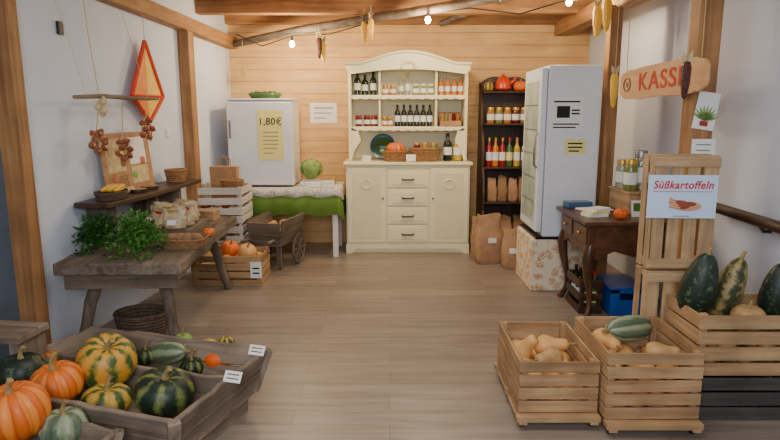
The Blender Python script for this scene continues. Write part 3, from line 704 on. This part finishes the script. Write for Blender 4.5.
for i in range(4): lump('bread_roll','brown roll lying in the low basket on workbench','bread',(p.x-.08+.055*i,p.y+.02*(i%2),wz+.055),(.04,.035,.03),'kraft',group='rolls in the low basket')
def cellobag(loc,label,rot=0,tilt=0,seed=0):
    t=thing('produce_bag',label,'bag',loc,(tilt,0,rot),'clear bags on the workbench block'); rnd=random.Random(seed)
    b=MB(); seg=30; rings=[]; ph=[rnd.uniform(0,6) for _ in range(4)]
    for z,r,f in ((0,.055,.6),(.012,.075,.62),(.05,.085,.6),(.085,.08,.45),(.11,.07,.2),(.125,.075,.08),(.15,.088,.05)):
        ring=[]
        for k in range(seg):
            a=2*PI*k/seg; j=1+.07*sin(6*a+z*70+ph[0])+.05*sin(11*a-z*50+ph[1])
            ring.append(b.bm.verts.new((r*cos(a)*j,r*f*sin(a)*j,z+(.012*sin(3*a+ph[2]) if z>.1 else 0))))
        rings.append(ring)
    for i in range(len(rings)-1):
        for k in range(seg): b.bm.faces.new((rings[i][k],rings[i][(k+1)%seg],rings[i+1][(k+1)%seg],rings[i+1][k]))
    b.bm.faces.new(rings[0][::-1]); b.bm.faces.new(rings[-1]); b.build('clear_bag','cello',t,smooth=True)
    MB().box((0,-.055,.05),(.06,.003,.035),(R(-8),0,0)).build('label_sticker','paper',t)
    MB().box((0,0,.125),(.09,.014,.02)).build('folded_clip',['redcap','gold','kraft'][seed%3],t,bev=.003)
q=on(172,226,wz+.07)
tag(MB().bx(-.17,.17,-.24,.24,0,.07).build('display_block','benchY',None,(q.x,q.y+.1,wz),bev=.006),'flat grey wooden block carrying clear bags on workbench','block')
for i,(dx,dy) in enumerate(((-.10,-.12),(.06,-.12),(-.09,0),(.08,.01),(-.08,.12),(.07,.14),(0,.25))):
    cellobag((q.x+dx,q.y+dy,wz+.07),'crinkled clear bag of dried produce standing on the grey block of workbench',random.uniform(-.7,.7),random.uniform(-.6,.1),i)
tag(MB().bx(-.1,.1,-.08,.08,0,.1).build('white_box','whitep',None,(-1.80,4.86,wz),.1,bev=.004),'small white box at far left end of workbench','box')
tag(MB().bx(-.07,.07,-.06,.06,0,.08).build('cardboard_box','kraft',None,(-1.50,4.9,wz),-.2,bev=.004),'small brown cardboard box at far right end of workbench','box')
pumpkin(tuple(on(209,236,wz)+Vector((0,0,.03))),.04,.03,'orange','tiny orange pumpkin at far right edge of workbench',7,.1,sl=.02)
t=thing('slab_shelf','rustic live edge plank shelf on blocks along left wall above the workbench','shelf',(0,0,0))
sz=.92
pts=[(wallx(3.85)+.02,3.85),(wallx(3.85)+.26,3.82),(wallx(4.3)+.3,4.3),(wallx(4.9)+.27,4.9),(wallx(5.3)+.26,5.3),(wallx(5.3)+.02,5.3)]
MB().prism(pts,sz-.035,sz,'xy').build('plank','darkY',t,bev=.006)
for yy in (4.0,4.6,5.0): MB().bx(wallx(yy)+.02,wallx(yy)+.2,yy-.03,yy+.03,wz,sz-.035).build('support_block','benchZ',t,bev=.004)
def shelfp(Y,off): return (wallx(Y)+off,Y,sz)
x,y,z=shelfp(4.05,.16); basket((x,y,z),.09,.15,.05,'small dark basket with corn cob at near end of plank shelf','dwicker')
for i in range(3): corn((x-.03+.03*i,y+.12,z+.07),.2,'yellow','yellow corn cob lying in small dark basket on plank shelf',(R(-88),0,R(4*i)),group='corn cobs in the dark basket',husk=False)
for i,Y in enumerate((4.38,4.56)):
    x,y,z=shelfp(Y,.17); t=thing('wood_slice','round wooden slice, %s along plank shelf'%['nearer','farther'][i],'wood slice',(x,y,z+.002),group='wood slices on plank shelf')
    MB().lathe([(0,.06),(.025,.062)],seg=20).build('heartwood','crateZ',t,smooth=True); MB().lathe([(0.001,.064),(.023,.066)],seg=20,jit=.02).build('bark','darkZ',t)
x,y,z=shelfp(5.05,.15); basket((x,y,z),.08,.09,.1,'small light wicker basket at far end of plank shelf',rows=6)
for i in range(4): lump('garlic_bulb','pale garlic bulb on plank shelf beside wood slices','garlic',shelfp(4.27+.03*i,.08+.05*(i%2))[:2]+(sz+.025,),(.025,.025,.024),'husk',group='garlic bulbs on plank shelf')
c=lw(128,162,.05); t=thing('printed_board','brown printed picture board leaning on left wall above plank shelf','picture',tuple(c),(R(-6),0,LWR))
MB().box((0,0,0),(.68,.012,.44)).build('board','kraft',t,bev=.003)
for i,(xx,zz,ww,hh,mt) in enumerate(((-.17,.06,.24,.24,'husk'),(.14,.08,.24,.2,'paper'),(-.17,-.14,.26,.1,'burlap'),(.14,-.1,.24,.13,'husk'))): MB().box((xx,-.007,zz),(ww,.002,hh)).build('picture_print',mt,t)
for k in range(4): MB().ell((-.22+.14*k,-.009,-.1+.1*(k%2)),(.04,.003,.03),10).build('printed_vegetable',['sweetp','brownink','cabbage','sweetp'][k],t,smooth=True)
a=lw(74,97,.16); c=lw(158,99,.16)
t=thing('hanging_rod','grey driftwood rod hanging by strings on left wall','rod',tuple(a))
d=c-a
MB().tube([(0,0,0),d*.3+Vector((0,0,.01)),d*.7,d],[.012,.015,.014,.011],8).build('rod','greyY',t,smooth=True)
for f in (.12,.85):
    s=d*f; MB().tube([s,s+Vector((-.08,0,.35)),s+Vector((-.15,0,.62))],.002,4).build('string','husk',t)
def braid(px,py,px0,py0,n,label,r=.028):
    top=lw(px0,py0,.16); c=lw(px,py,.16)
    t=thing('onion_braid',label,'onions',tuple(top))
    e=c-top
    MB().tube([(0,0,0),e*.5,e+Vector((0,0,.06))],.004,5).build('cord','straw',t)
    MB().tube([(e.x,e.y+.055*cos(a),e.z+.055*sin(a)) for a in [2*PI*k/18 for k in range(19)]],.013,6,caps=False).build('twisted_ring','straw',t,smooth=True)
    for k in range(n):
        a=2*PI*k/n; p=e+Vector((.014*(-1)**k+.008,.062*cos(a),.062*sin(a)))
        MB().lathe([(-r*.7,.003),(-r*.6,r*.55),(0,r),(r*.55,r*.6),(r*.85,r*.15),(r*1.2,r*.08)],seg=12).build('onion','onion',t,tuple(p),(random.uniform(-1,1),random.uniform(-1,1),0),smooth=True)
braid(97,142,98,101,9,'onion ring hanging from left end of the driftwood rod')
braid(123,150,122,101,9,'onion ring hanging from middle of the driftwood rod')
braid(146,129,146,101,8,'onion ring hanging below the red kite on left wall')
t=thing('garlic_braid','pale garlic bunch tied around middle of the driftwood rod','garlic',tuple(lw(101,106,.17)))
for k in range(5): MB().lathe([(-.02,.004),(-.015,.018),(0,.024),(.018,.014),(.035,.005)],seg=10).build('bulb_head','husk',t,(.02*cos(k*2),.02*sin(k*2),-.02*k+.03),smooth=True)
t=thing('kite','yellow and orange cloth kite with red edges and tail hanging on left wall','kite',tuple(lw(147,96,.05)),(0,0,LWR))
KP=[(0,.42),(.25,.0),(0,-.2),(-.25,.0)]
MB().prism([(0,.42),(0,-.2),(-.25,.0)],-.008,0).build('left_panel','kiteor',t)
MB().prism([(0,.42),(.25,.0),(0,-.2)],-.009,-.001).build('right_panel','kiteyel',t)
b=MB()
for i in range(4): p0=KP[i]; p1=KP[(i+1)%4]; b.tube([(p0[0],-.01,p0[1]),(p1[0],-.01,p1[1])],.018,6)
b.tube([(-.24,-.012,0),(.24,-.012,0)],.01,5)
b.build('edge_binding','kitered',t,smooth=True)
MB().tube([(0,-.01,.72),(0,-.01,.42)],.003,4).build('string','husk',t)
b=MB(); b.tube([(0,-.01,-.2),(.02,-.01,-.28),(-.01,-.01,-.36)],.005,4)
b.leaf(Vector((.02,-.01,-.26)),Vector((1,0,.2)),Vector((0,1,0)),.04,.06); b.leaf(Vector((.02,-.01,-.26)),Vector((-1,0,-.2)),Vector((0,1,0)),.04,.06)
b.build('tail','kitered',t)
t=thing('string_hanging','thin dry twig garland hanging on left wall near door','garland',tuple(lw(82,0,.04)))
MB().tube([(0,0,.1),(.01,.02,-.2),(0,.1,-.5),(0,.12,-.62)],.003,5).build('twig','straw',t)
tag(MB().box((0,0,0),(.07,.012,.07)).build('light_switch','white',None,tuple(lw(168,133,.006)),LWR,bev=.004),'white light switch on left wall beside the timber post','switch')
tag(MB().box((0,0,0),(.05,.02,.08)).build('wall_hook','iron',None,tuple(lw(60,28,.012)),LWR,bev=.004),'small dark wall hook high on left wall','hook')
p=on(136,348,0); basket((p.x,p.y+.12,0),.16,.14,.2,'round dark wicker basket on floor under the old workbench','dwicker',rows=9)
t=thing('low_bench','worn wooden bench top at left edge beside the door','bench',(-1.93,2.80,0),R(-6))
MB().bx(-.2,.2,-.11,.11,.42,.46).build('seat_plank','greyX',t,bev=.008)
for sx in (-1,1): MB().bx(sx*.16-.02,sx*.16+.02,-.1,.1,0,.42).build('trestle','greyZ',t)
MB().bx(-.16,.16,-.015,.015,.2,.26).build('stretcher','greyX',t)
# ---------------------------------------------------------------- TROUGH front left
def trough(ox,oy,w,d,h,z0,label,rot=R(-17),fl=.06,div=None):
    t=thing('wooden_trough',label,'trough',(ox,oy,0),rot); th=.024
    A=[(-w,0),(0,0),(0,d),(-w,d)]; B=[(-w+fl,fl),(-fl,fl),(-fl,d-fl),(-w+fl,d-fl)]
    nm=['near_board','right_board','far_board','left_board']
    for i in range(4):
        j=(i+1)%4; ax='X' if i%2==0 else 'Y'
        def lerp(P,Q,f): return tuple(P[m]*(1-f)+Q[m]*f for m in range(3))
        b0=(B[j][0],B[j][1],z0); b1=(B[i][0],B[i][1],z0); a1=(A[i][0],A[i][1],h); a0=(A[j][0],A[j][1],h)
        b=MB(); b.rough([b0,b1,lerp(b1,a1,.47),lerp(b0,a0,.5)],th,14,.005,i+3); b.rough([lerp(b0,a0,.53),lerp(b1,a1,.5),a1,a0],th,14,.007,i+9)
        b.build(nm[i],'grey'+ax,t,bev=.006)
    MB().bx(-w+fl,-fl,fl,d-fl,z0-.01,z0+.012).build('bottom','greyX',t)
    if div: MB().rough([(-w+.06,div,z0),(-.05,div,z0),(-.03,div,h-.03),(-w+.04,div,h-.03)],.022,14,.007,21).build('divider_board','greyX',t,bev=.006)
    for cx in (-w+fl+.06,-fl-.06):
        MB().bx(cx-.03,cx+.03,fl+.03,d-fl-.03,0,z0-.01).build('foot_block','greyY',t)
    for i,(cx,cy) in enumerate(((0,0),(0,d))):
        MB().bar((cx-fl-.005,cy+(fl if cy==0 else -fl),z0),(cx-.006,cy+(.006 if cy==0 else -.006),h-.005),.05,.03).build('corner_cleat','greyZ',t)
    return t
trough(-.84,2.16,1.12,.78,.31,.1,'long weathered grey trough of striped pumpkins and gourds at front left',div=.48)
trough(-1.13,1.93,1.0,.26,.27,.08,'low weathered trough at lower left corner holding big orange pumpkin')
def pk(px,py,z,rx,rz,mat,label,**k): return pumpkin(tuple(on(px,py,z)),rx,rz,mat,label,**k)
pk(15,412,.34,.128,.115,'strO','large orange pumpkin at lower left corner of the photo',ribs=12,tilt=(.1,-.1,0))
pk(107,361,.33,.136,.122,'strA','large round mottled yellow and green pumpkin standing highest in trough',ribs=10,depth=.04,tilt=(.35,.3,0))
pk(57,383,.30,.115,.092,'strO','orange pumpkin left of the large mottled yellow green one',ribs=10,tilt=(.1,-.15,.4),sl=.06)
pk(164,391,.26,.132,.095,'strB','flattened dark green pumpkin at right end of trough front',ribs=10,depth=.04,tilt=(.2,.2,0))
pk(107,400,.20,.11,.075,'strC','yellow green flattened pumpkin below the large mottled one',ribs=9,tilt=(.15,0,1))
pk(22,372,.30,.105,.09,'dgreen','dark green pumpkin behind the big orange one by the bench',ribs=9,depth=.05)
pk(42,364,.24,.085,.07,'strOG','orange and green pumpkin behind the dark green one at left edge',ribs=9,depth=.07)
pk(64,428,.25,.09,.08,'sage','bumpy grey green gourd in front of the trough',ribs=11,depth=.16,cat='gourd',name='gourd',jit=.06)
def lv(px,py,z,prof,mat,label,tilt,sc=1,**k):
    o=longveg(tuple(on(px,py,z)),prof,mat,label,tilt,**k); o.scale=(sc,)*3; return o
lv(168,353,.24,ZU,'sage','grey green long squash at left of the far trough compartment',(R(75),0,R(60)),.85)
lv(200,349,.24,BN,'strC','green yellow gourd with long neck in far trough compartment',(R(70),0,R(-70)),1.05,cat='gourd',name='gourd')
lv(226,359,.22,[(z*1.15,r*.9) for z,r in BN],'orange2','plump long bright orange squash at right end of far trough compartment',(R(82),0,R(78)),1.0)
pk(192,367,.19,.062,.05,'strB','small dark green gourd at centre of far trough compartment',ribs=8,cat='gourd',name='gourd')
pk(183,341,.22,.055,.045,'cabbage','pale green round gourd at far side of far trough compartment',ribs=8,cat='gourd',name='gourd')
pk(146,356,.22,.058,.045,'strB','dark mottled gourd at left end of far trough compartment',ribs=8,cat='gourd',name='gourd')
pk(226,343,.2,.05,.042,'strC','yellow green gourd behind the orange squash in far trough compartment',ribs=8,cat='gourd',name='gourd')
for (px,py,rz_,lab) in ((257,354,-.3,'white price card clipped to far right corner of grey trough'),(233,381,-.3,'white price card on right rim of trough near the divider')):
    p=on(px,py,.315); t=thing('price_card',lab,'card',(p.x,p.y,p.z+.02),(R(-35),0,rz_))
    MB().box((0,0,.0),(.085,.003,.05)).build('card','paper',t)
    for k in range(2): MB().box((0,-.0022,.01-.018*k),(.06,.001,.006)).build('print_line','brownink',t)
# ---------------------------------------------------------------- RIGHT crates
def dolly(cx,cy,w,d,label):
    t=thing('crate_dolly',label,'dolly',(cx,cy,0))
    for sy in (-1,0,1): MB().box((0,sy*(d/2-.03),.056),(w,.055,.028)).build('cross_board','crateX',t,bev=.002)
    for sx in (-1,1): MB().box((sx*(w/2-.03),0,.037),(.04,d,.014)).build('runner','crateY',t,bev=.002)
    for sx in (-1,1):
        for sy in (-1,1):
            MB().tube([(sx*(w/2-.03)-.01,sy*(d/2-.05),.016),(sx*(w/2-.03)+.01,sy*(d/2-.05),.016)],.016,12).build('wheel','black',t,smooth=True)
dolly(.805,2.965,.40,.65,'wooden dolly on small wheels under the butternut crate')
dolly(1.235,2.87,.45,.60,'wooden dolly on small wheels under the middle crate')
crate((.81,2.97,.072),.385,.57,.26,'wooden slatted crate of butternut squashes, left of the front right group',ns=4,sh=.059)
crate((1.235,2.88,.072),.45,.52,.33,'taller wooden slatted crate with grey green squash, in middle of front right group',ns=5,sh=.06)
crate((1.79,2.93,.23),.6,.37,.31,'wooden crate of long squashes standing on dark grey crate',ns=4,sh=.07)
crate((1.79,2.93,0),.6,.38,.225,'dark grey wooden crate beneath the crate of long squashes','slate',ns=3,sh=.07)
for lay,zz in ((0,.14),(1,.205)):
    for i in range(3):
        for j in range(3):
            x=.70+.105*i+random.uniform(-.01,.01); y=2.80+.165*j
            longveg((x,y,zz),BN,'butternut','tan butternut squash lying in the left slatted crate',(R(86),0,random.choice((0,PI))+random.uniform(-.3,.3)),group='butternuts in the left slatted crate',name='butternut_squash').scale=(.82,)*3
longveg((.71,2.98,.285),BN,'butternut','butternut squash with raised neck on top in left slatted crate',(R(35),R(20),.4),name='butternut_squash').scale=(.95,)*3
longveg((.87,3.05,.27),BN,'butternut','butternut squash lying across the top of left slatted crate',(R(78),0,1.2),name='butternut_squash').scale=(.95,)*3
longveg((.80,2.88,.265),BN,'tan','darker tan butternut at near side on top of left slatted crate',(R(80),0,-.9),name='butternut_squash').scale=(.9,)*3
for lay in range(2):
    for i in range(4):
        for j in range(4):
            lump('sweet_potato','reddish sweet potato in the taller middle crate','sweet potato',(1.09+.095*i+random.uniform(-.01,.01),2.71+.115*j,.11+.058*lay),(.062,.042,.038),'sweetp',(0,0,random.uniform(0,3)),group='sweet potatoes in the middle crate')
for i in range(3):
    for j in range(2): longveg((1.10+.13*i,2.76+.18*j,.255),BN,'butternut','tan butternut squash lying in upper layer of the middle crate',(R(86),0,(i+j)%2*PI+random.uniform(-.4,.4)),group='butternuts in the middle crate',name='butternut_squash').scale=(.85,)*3
longveg((1.26,3.02,.375),ZU,'sage','long grey green ribbed squash lying in middle crate',(R(84),0,R(-60)),ribs=10,depth=.14)
longveg((1.12,2.93,.335),BN,'butternut','tan butternut left of the grey green squash in middle crate',(R(82),0,R(10)),name='butternut_squash')
longveg((1.36,2.82,.325),BN,'tan','darker tan butternut at right front on top of middle crate',(R(82),0,R(70)),name='butternut_squash').scale=(.85,)*3
def put(px,py,Y,prof,mat,label,tilt,sc=1):
    o=longveg(tuple(at(px,py,Y)),prof,mat,label,tilt); o.scale=(sc,)*3; return o
put(699,285,2.94,ZL,'dgreen','very dark green thick squash standing above rim of right crate',(R(10),R(7),0),1.0)
put(728,290,3.0,[(z*1.05,r*.86) for z,r in ZL],'zebra','mottled green brown long squash leaning in right crate',(R(6),R(14),0),1.0)
pumpkin(tuple(at(748,318,2.86)),.082,.068,'tan','pale round squash at front of right crate',9,.06,sl=.03,cat='squash',name='squash')
put(777,292,3.02,ZL,'dgreen','rounded dark green squash cut by right edge of the photo',(R(5),R(-4),1),.9)
for i in range(5):
    for j in range(3): lump('potato','potato in lower part of the right crate','potato',(1.57+.1*i,2.82+.1*j,.30+.05*((i+j)%2)),(.05,.04,.036),'potato',group='potatoes in the right crate')
for i in range(5): lump('beetroot','dark beetroot in the dark grey crate','beetroot',(1.57+.11*i,2.88+.08*(i%2),.07),(.05,.05,.05),'darkcorn',group='beetroots in the grey crate')
for i,(zc,hh) in enumerate(((.325,.645),(.965,.62))):
    crate((1.575,3.17+.01*i,zc),.35,hh,.15,['weathered slatted crate standing on end, lower of the pair behind the squash crates','weathered slatted crate standing on end, upper one carrying the blue sign'][i],'pale',rot=(R(-90),0,R(1.5-3*i)),ns=2,sh=.055,bn=4,batten=True,bw=.72)
a=at(655,177,3.09); c=at(718,219,3.09); w=c.x-a.x; h=a.z-c.z
t=thing('sweet_potato_sign','pale blue sign reading Süßkartoffeln fixed to the upright crates','sign',((a.x+c.x)/2,3.14,(a.z+c.z)/2),R(-3))
w*=1.03; h*=1.04
MB().box((0,0,0),(w,.006,h)).build('panel','bluep',t,bev=.001)
text('lettering','Süßkartoffeln',.058,'redink',t,(0,-.005,h*.27),shear=.2,bold=.0009,sx=.9,sp=1.1)
MB().box((0,-.0045,h*.27-.034),(w*.86,.001,.003)).build('underline','redink',t)
b=MB(); b.ell((.035,-.004,-.05),(.07,.002,.026),14)
for k in range(4): b.tube([(-.01-.012*k,-.005,-.06+.014*k),(-.065,-.0055,-.05+.015*k)],[.009,.006],6)
b.build('printed_hand','skinprint',t,smooth=True)
for i,(xx,zz,rx) in enumerate(((-.02,-.03,.05),(.03,-.038,.045),(.0,-.052,.04))): MB().ell((xx,-.006-.001*i,zz),(rx,.002,.013),14).build('printed_potato','potprint',t,smooth=True)
MB().bx(-w*.12,w*.12,-.004,-.0035,-h*.46,-h*.44).build('small_print','greyink',t)
# ---------------------------------------------------------------- DESK right
t=thing('antique_desk','brown antique desk with curved legs before tall fridge','desk',(1.72,4.45,0))
MB().bx(-.37,.38,-.37,.37,.72,.75).build('desk_top','deskY',t,bev=.008)
MB().bx(-.33,.35,-.33,.33,.56,.72).build('carcass','deskY',t,bev=.004)
for s in (-1,1):
    d=MB().bx(-.34,-.328,s*.17-.14,s*.17+.14,.58,.70).build('drawer','deskY',t,bev=.003)
    MB().ell((-.35,s*.17,.64),(.012,.012,.012)).build('knob','gold',d,smooth=True)
MB().prism([(-.32,.56),(.34,.56),(.32,.46),(.17,.53),(0,.49),(-.14,.53),(-.30,.46)],-.325,-.31).build('scalloped_apron','deskX',t)
MB().prism([(-.32,.56),(.32,.56),(.30,.46),(.16,.53),(0,.49),(-.16,.53),(-.30,.46)],-.325,-.31,'yz').build('scalloped_apron','deskY',t)
for sx in (-1,1):
    for sy in (-1,1):
        bx_=.01+sx*.31; by_=sy*.3
        MB().tube([(bx_,by_,.57),(bx_+sx*.02,by_+sy*.02,.47),(bx_+sx*.01,by_+sy*.0,.36),(bx_-sx*.02,by_-sy*.02,.2),(bx_-sx*.02,by_-sy*.02,.1),(bx_+sx*.005,by_+sy*.01,.025),(bx_+sx*.02,by_+sy*.02,0)],[.036,.04,.032,.02,.017,.022,.028],10).build('leg','deskZ',t,smooth=True)
DZ=.75
t=thing('guest_book','pale open guest book lying on the dark desk','book',(1.58,4.58,DZ),R(20))
MB().bx(-.12,.12,-.09,.09,0,.006).build('cover','brownink',t); MB().bx(-.115,-.003,-.085,.085,.006,.016).build('page_block','paper',t,bev=.003); MB().bx(.003,.115,-.085,.085,.006,.016).build('page_block','paper',t,bev=.003)
pumpkin((1.64,4.2,DZ+.04),.05,.04,'orange2','small orange pumpkin on near edge of dark desk',8,.1,sl=.025)
t=thing('desk_box','wooden box stand at right back of dark desk','box',(1.90,4.6,DZ)); MB().bx(-.13,.17,-.2,.2,0,.15).build('box_body','crateY',t,bev=.005); MB().bx(-.14,.18,-.21,.21,.15,.165).build('box_lid','crateY',t,bev=.004)
for i,(x,y,k,hh,l,r) in enumerate(((1.81,4.5,'herbjar',.24,'tall olive jar on wooden box of desk, nearest the fridge',.048),(1.90,4.55,'clearglass',.3,'tallest clear glass jar on wooden box of desk',.052),(1.82,4.7,'clearglass',.22,'shorter clear jar behind the olive jar on wooden box',.045),(2.0,4.68,'greenglass',.22,'green jar at right back of wooden box',.05))):
    jar((x,y,DZ+.165),k,l,hh,r,lid='steel' if i%2 else 'gold')
tag(MB().bx(-.1,.1,-.06,.06,0,.05).build('cash_box','bluegl',None,(1.5,4.74,DZ),.1,bev=.006),'small dark blue cash box at far left of desk','box')
for i in range(3): tag(MB().bx(-.08,.08,-.055,.055,0,.02).build('booklet',['paper','yellowp','paper'][i],None,(1.5+.01*i,4.34,DZ+.0205*i),.2+.2*i,bev=.001),['white booklet at bottom of small pile on desk','yellow booklet in middle of small pile on desk','white booklet on top of small pile on desk'][i],'booklet')
t=thing('printed_card','small standing picture card at right edge of dark desk','card',(1.80,4.3,DZ+.06),(R(-12),0,.1)); MB().box((0,0,0),(.1,.004,.12)).build('card','paper',t); MB().box((0,-.003,.01),(.07,.001,.06)).build('print','greenleaf',t)
t=thing('blue_crate','blue plastic crate on floor under dark desk','crate',(1.77,4.48,0))
b=MB(); b.bx(-.13,.13,-.18,.18,0,.01); b.bx(-.13,-.115,-.18,.18,0,.2); b.bx(.115,.13,-.18,.18,0,.2)
for sy in (-1,1):
    b.bx(-.13,.13,sy*.18-.008,sy*.18+.008,0,.12); b.bx(-.13,-.06,sy*.18-.008,sy*.18+.008,.12,.2); b.bx(.06,.13,sy*.18-.008,sy*.18+.008,.12,.2); b.bx(-.13,.13,sy*.18-.008,sy*.18+.008,.17,.2)
b.build('crate_body','blueplastic',t,bev=.003); MB().bx(-.14,.14,-.195,.195,.2,.215).build('rim','blueplastic',t,bev=.003)
crate((1.51,4.5,0),.18,.34,.26,'small dark bottle crate on floor under left of desk','dark',ns=3,sh=.06)
for i in range(6): bottle((1.475+.075*(i%2),4.39+.11*(i//2),.015),'green' if i%2 else 'wine','bottle standing in small dark crate under the desk',.3,.03,group='bottles in the crate under the desk')
# ---------------------------------------------------------------- KASSE sign
P0=at(621,86,4.5); P1=at(709,73,3.42); dv=P1-P0; Ls=dv.length
ang=math.atan2(dv.y,dv.x)
t=thing('cash_desk_sign','live edge wooden board painted KASSE in red hanging between two posts','sign',tuple((P0+P1)/2),(0,-math.asin(dv.z/Ls),ang))
hw=Ls/2; pts=[]
for k in range(48):
    a=2*PI*k/48; cx=cos(a); sz_=sin(a); pts.append((hw*(abs(cx)**.35)*(1 if cx>0 else -1),.105*(abs(sz_)**.5)*(1 if sz_>0 else -1)*(1+.04*sin(k*1.7)+.03*sin(k*3.1))))
MB().prism(pts,-.009,.009).build('board','sign',t,bev=.003)
text('lettering','KASSE',.165,'orangered',t,(.04,-.011,0),bold=.0015,ext=.002,sx=1.22,sp=1.12)
b=MB()
b.tube([(-hw*.78+.05*cos(a),-.011,.045*sin(a)) for a in [2*PI*k/20 for k in range(21)]],.006,6,caps=False)
b.ell((-hw*.78,-.01,0),(.022,.004,.02),12)
b.build('round_emblem','brownink',t)
for s in (-1,1): MB().tube([(s*hw*.85,0,.09),(s*hw*.85,0,.5)],.003,4).build('cord','straw',t)
corn(tuple(at(615,74,4.6)),.25,'yellow','yellow corn cob hanging at left end of the cash desk sign',cord=.5,r=.03)
corn(tuple(at(687,62,3.4)),.2,'darkcorn','dark red corn cob hanging in front of cash desk sign',cord=.5,r=.026)
for i,(px,py,Y) in enumerate(((598,6,5.0),(608,0,4.9))): corn(tuple(at(px,py,Y)),.24,'yellow','yellow corn cob hanging under the right beam, %s of the pair'%['left','right'][i],cord=.15,r=.036)
for i,(px,py,Y,mt) in enumerate(((319,38,6.2,'darkcorn'),(323,42,6.25,'yellow'),(364,22,6.0,'yellow'),(371,19,5.95,'yellow'))):
    corn(tuple(at(px,py,Y)),.2,mt,'%s corn cob hanging from the round pole, %s'%(['dark red','yellow','yellow','yellow'][i],['above the gap left of hutch','beside the dark red cob','left of the pair above hutch','right of the pair above hutch'][i]),cord=.12,r=.03)
t=thing('flyer','white flyer with plant picture pinned to thick right post','flyer',tuple(at(706,111,3.645)),(0,R(8),0))
MB().box((0,-.002,0),(.13,.003,.22)).build('sheet','paper',t)
b=MB()
for k in range(9): b.leaf(Vector((0,-.005,-.06)),Vector((cos(.4+k*.28),0,sin(.4+k*.28))),Vector((0,1,0)),.02,.1)
b.build('plant_print','cabbage',t); MB().box((0,-.0045,-.075),(.05,.002,.03)).build('pot_print','redcap',t)
notice(692,139,714,158,3.649,'paper','small white note pinned low on thick right post',[(.2,-.3,.3,.06),(-.1,-.3,.3,.06)],imat='greyink')
# ---------------------------------------------------------------- light string
cp=[at(236,34,6.5),at(262,46,6.4),at(292,36,6.3),at(330,34,6.2),at(372,22,6.0),at(428,14,5.7),at(470,8,5.5),at(520,14,5.4),at(560,2,5.2),at(600,-4,5.0)]
t=thing('string_lights','black cable of warm light bulbs draped along the ceiling pole','string lights',(0,0,0))
MB().tube(cp,.006,6).build('cable','cable',t,smooth=True)
for (px,py,Y,e) in ((292,44,6.15,32),(428,20,5.65,30),(569,2,5.3,16)):
    p=at(px,py,Y)
    MB().lathe([(.0,.012),(.05,.014)],seg=12).build('socket','black',t,(p.x,p.y,p.z+.022),smooth=True)
    MB().ell((0,0,0),(.026,.026,.032),14).build('bulb','bulb',t,tuple(p),smooth=True)
    l=bpy.data.lights.new('bulb_light','POINT'); l.energy=e; l.color=(1,.78,.48); l.shadow_soft_size=.05
    lo=bpy.data.objects.new('bulb_light',l); col.objects.link(lo); lo.location=(p.x,p.y-.06,p.z-.07)
t=thing('dried_bunch','dried straw bunch hanging in back left corner','dried flowers',tuple(at(243,62,6.6)))
b=MB()
for k in range(30): b.leaf(Vector((0,0,0)),Vector((random.uniform(-.25,.25),random.uniform(-.2,.2),-1)),Vector((0,1,0)),.012,random.uniform(.12,.2))
b.build('stalks','straw',t); MB().tube([(0,0,0),(0,0,.22)],.003,4).build('string','husk',t)
# ---------------------------------------------------------------- lights
def area(loc,rot,sx,sy,e,c):
    l=bpy.data.lights.new('area','AREA'); l.shape='RECTANGLE'; l.size=sx; l.size_y=sy; l.energy=e; l.color=c
    o=bpy.data.objects.new('fill_light',l); col.objects.link(o); o.location=loc; o.rotation_euler=rot  # soft fill added out of view to brighten the room, no window behind it
area((0,2.4,2.5),(0,0,0),1.8,1.2,28,(1,.97,.92))
area((0,5.2,2.44),(0,0,0),2.0,.4,15,(1,.88,.70))
area((-.2,-.7,1.95),(R(80),0,R(-2)),1.6,.9,80,(.88,.93,1))
w=bpy.data.worlds.new('World'); bpy.context.scene.world=w; w.use_nodes=True
bg=w.node_tree.nodes['Background']; bg.inputs[0].default_value=(.74,.83,1,1); bg.inputs[1].default_value=.32
# ---------------------------------------------------------------- camera
cd=bpy.data.cameras.new('camera'); cd.sensor_width=36; cd.lens=FP*36/780; cd.clip_start=.05
c=bpy.data.objects.new('camera',cd); col.objects.link(c); c.location=(0,0,H); c.rotation_euler=(R(90)-TL,0,0)
bpy.context.scene.camera=c
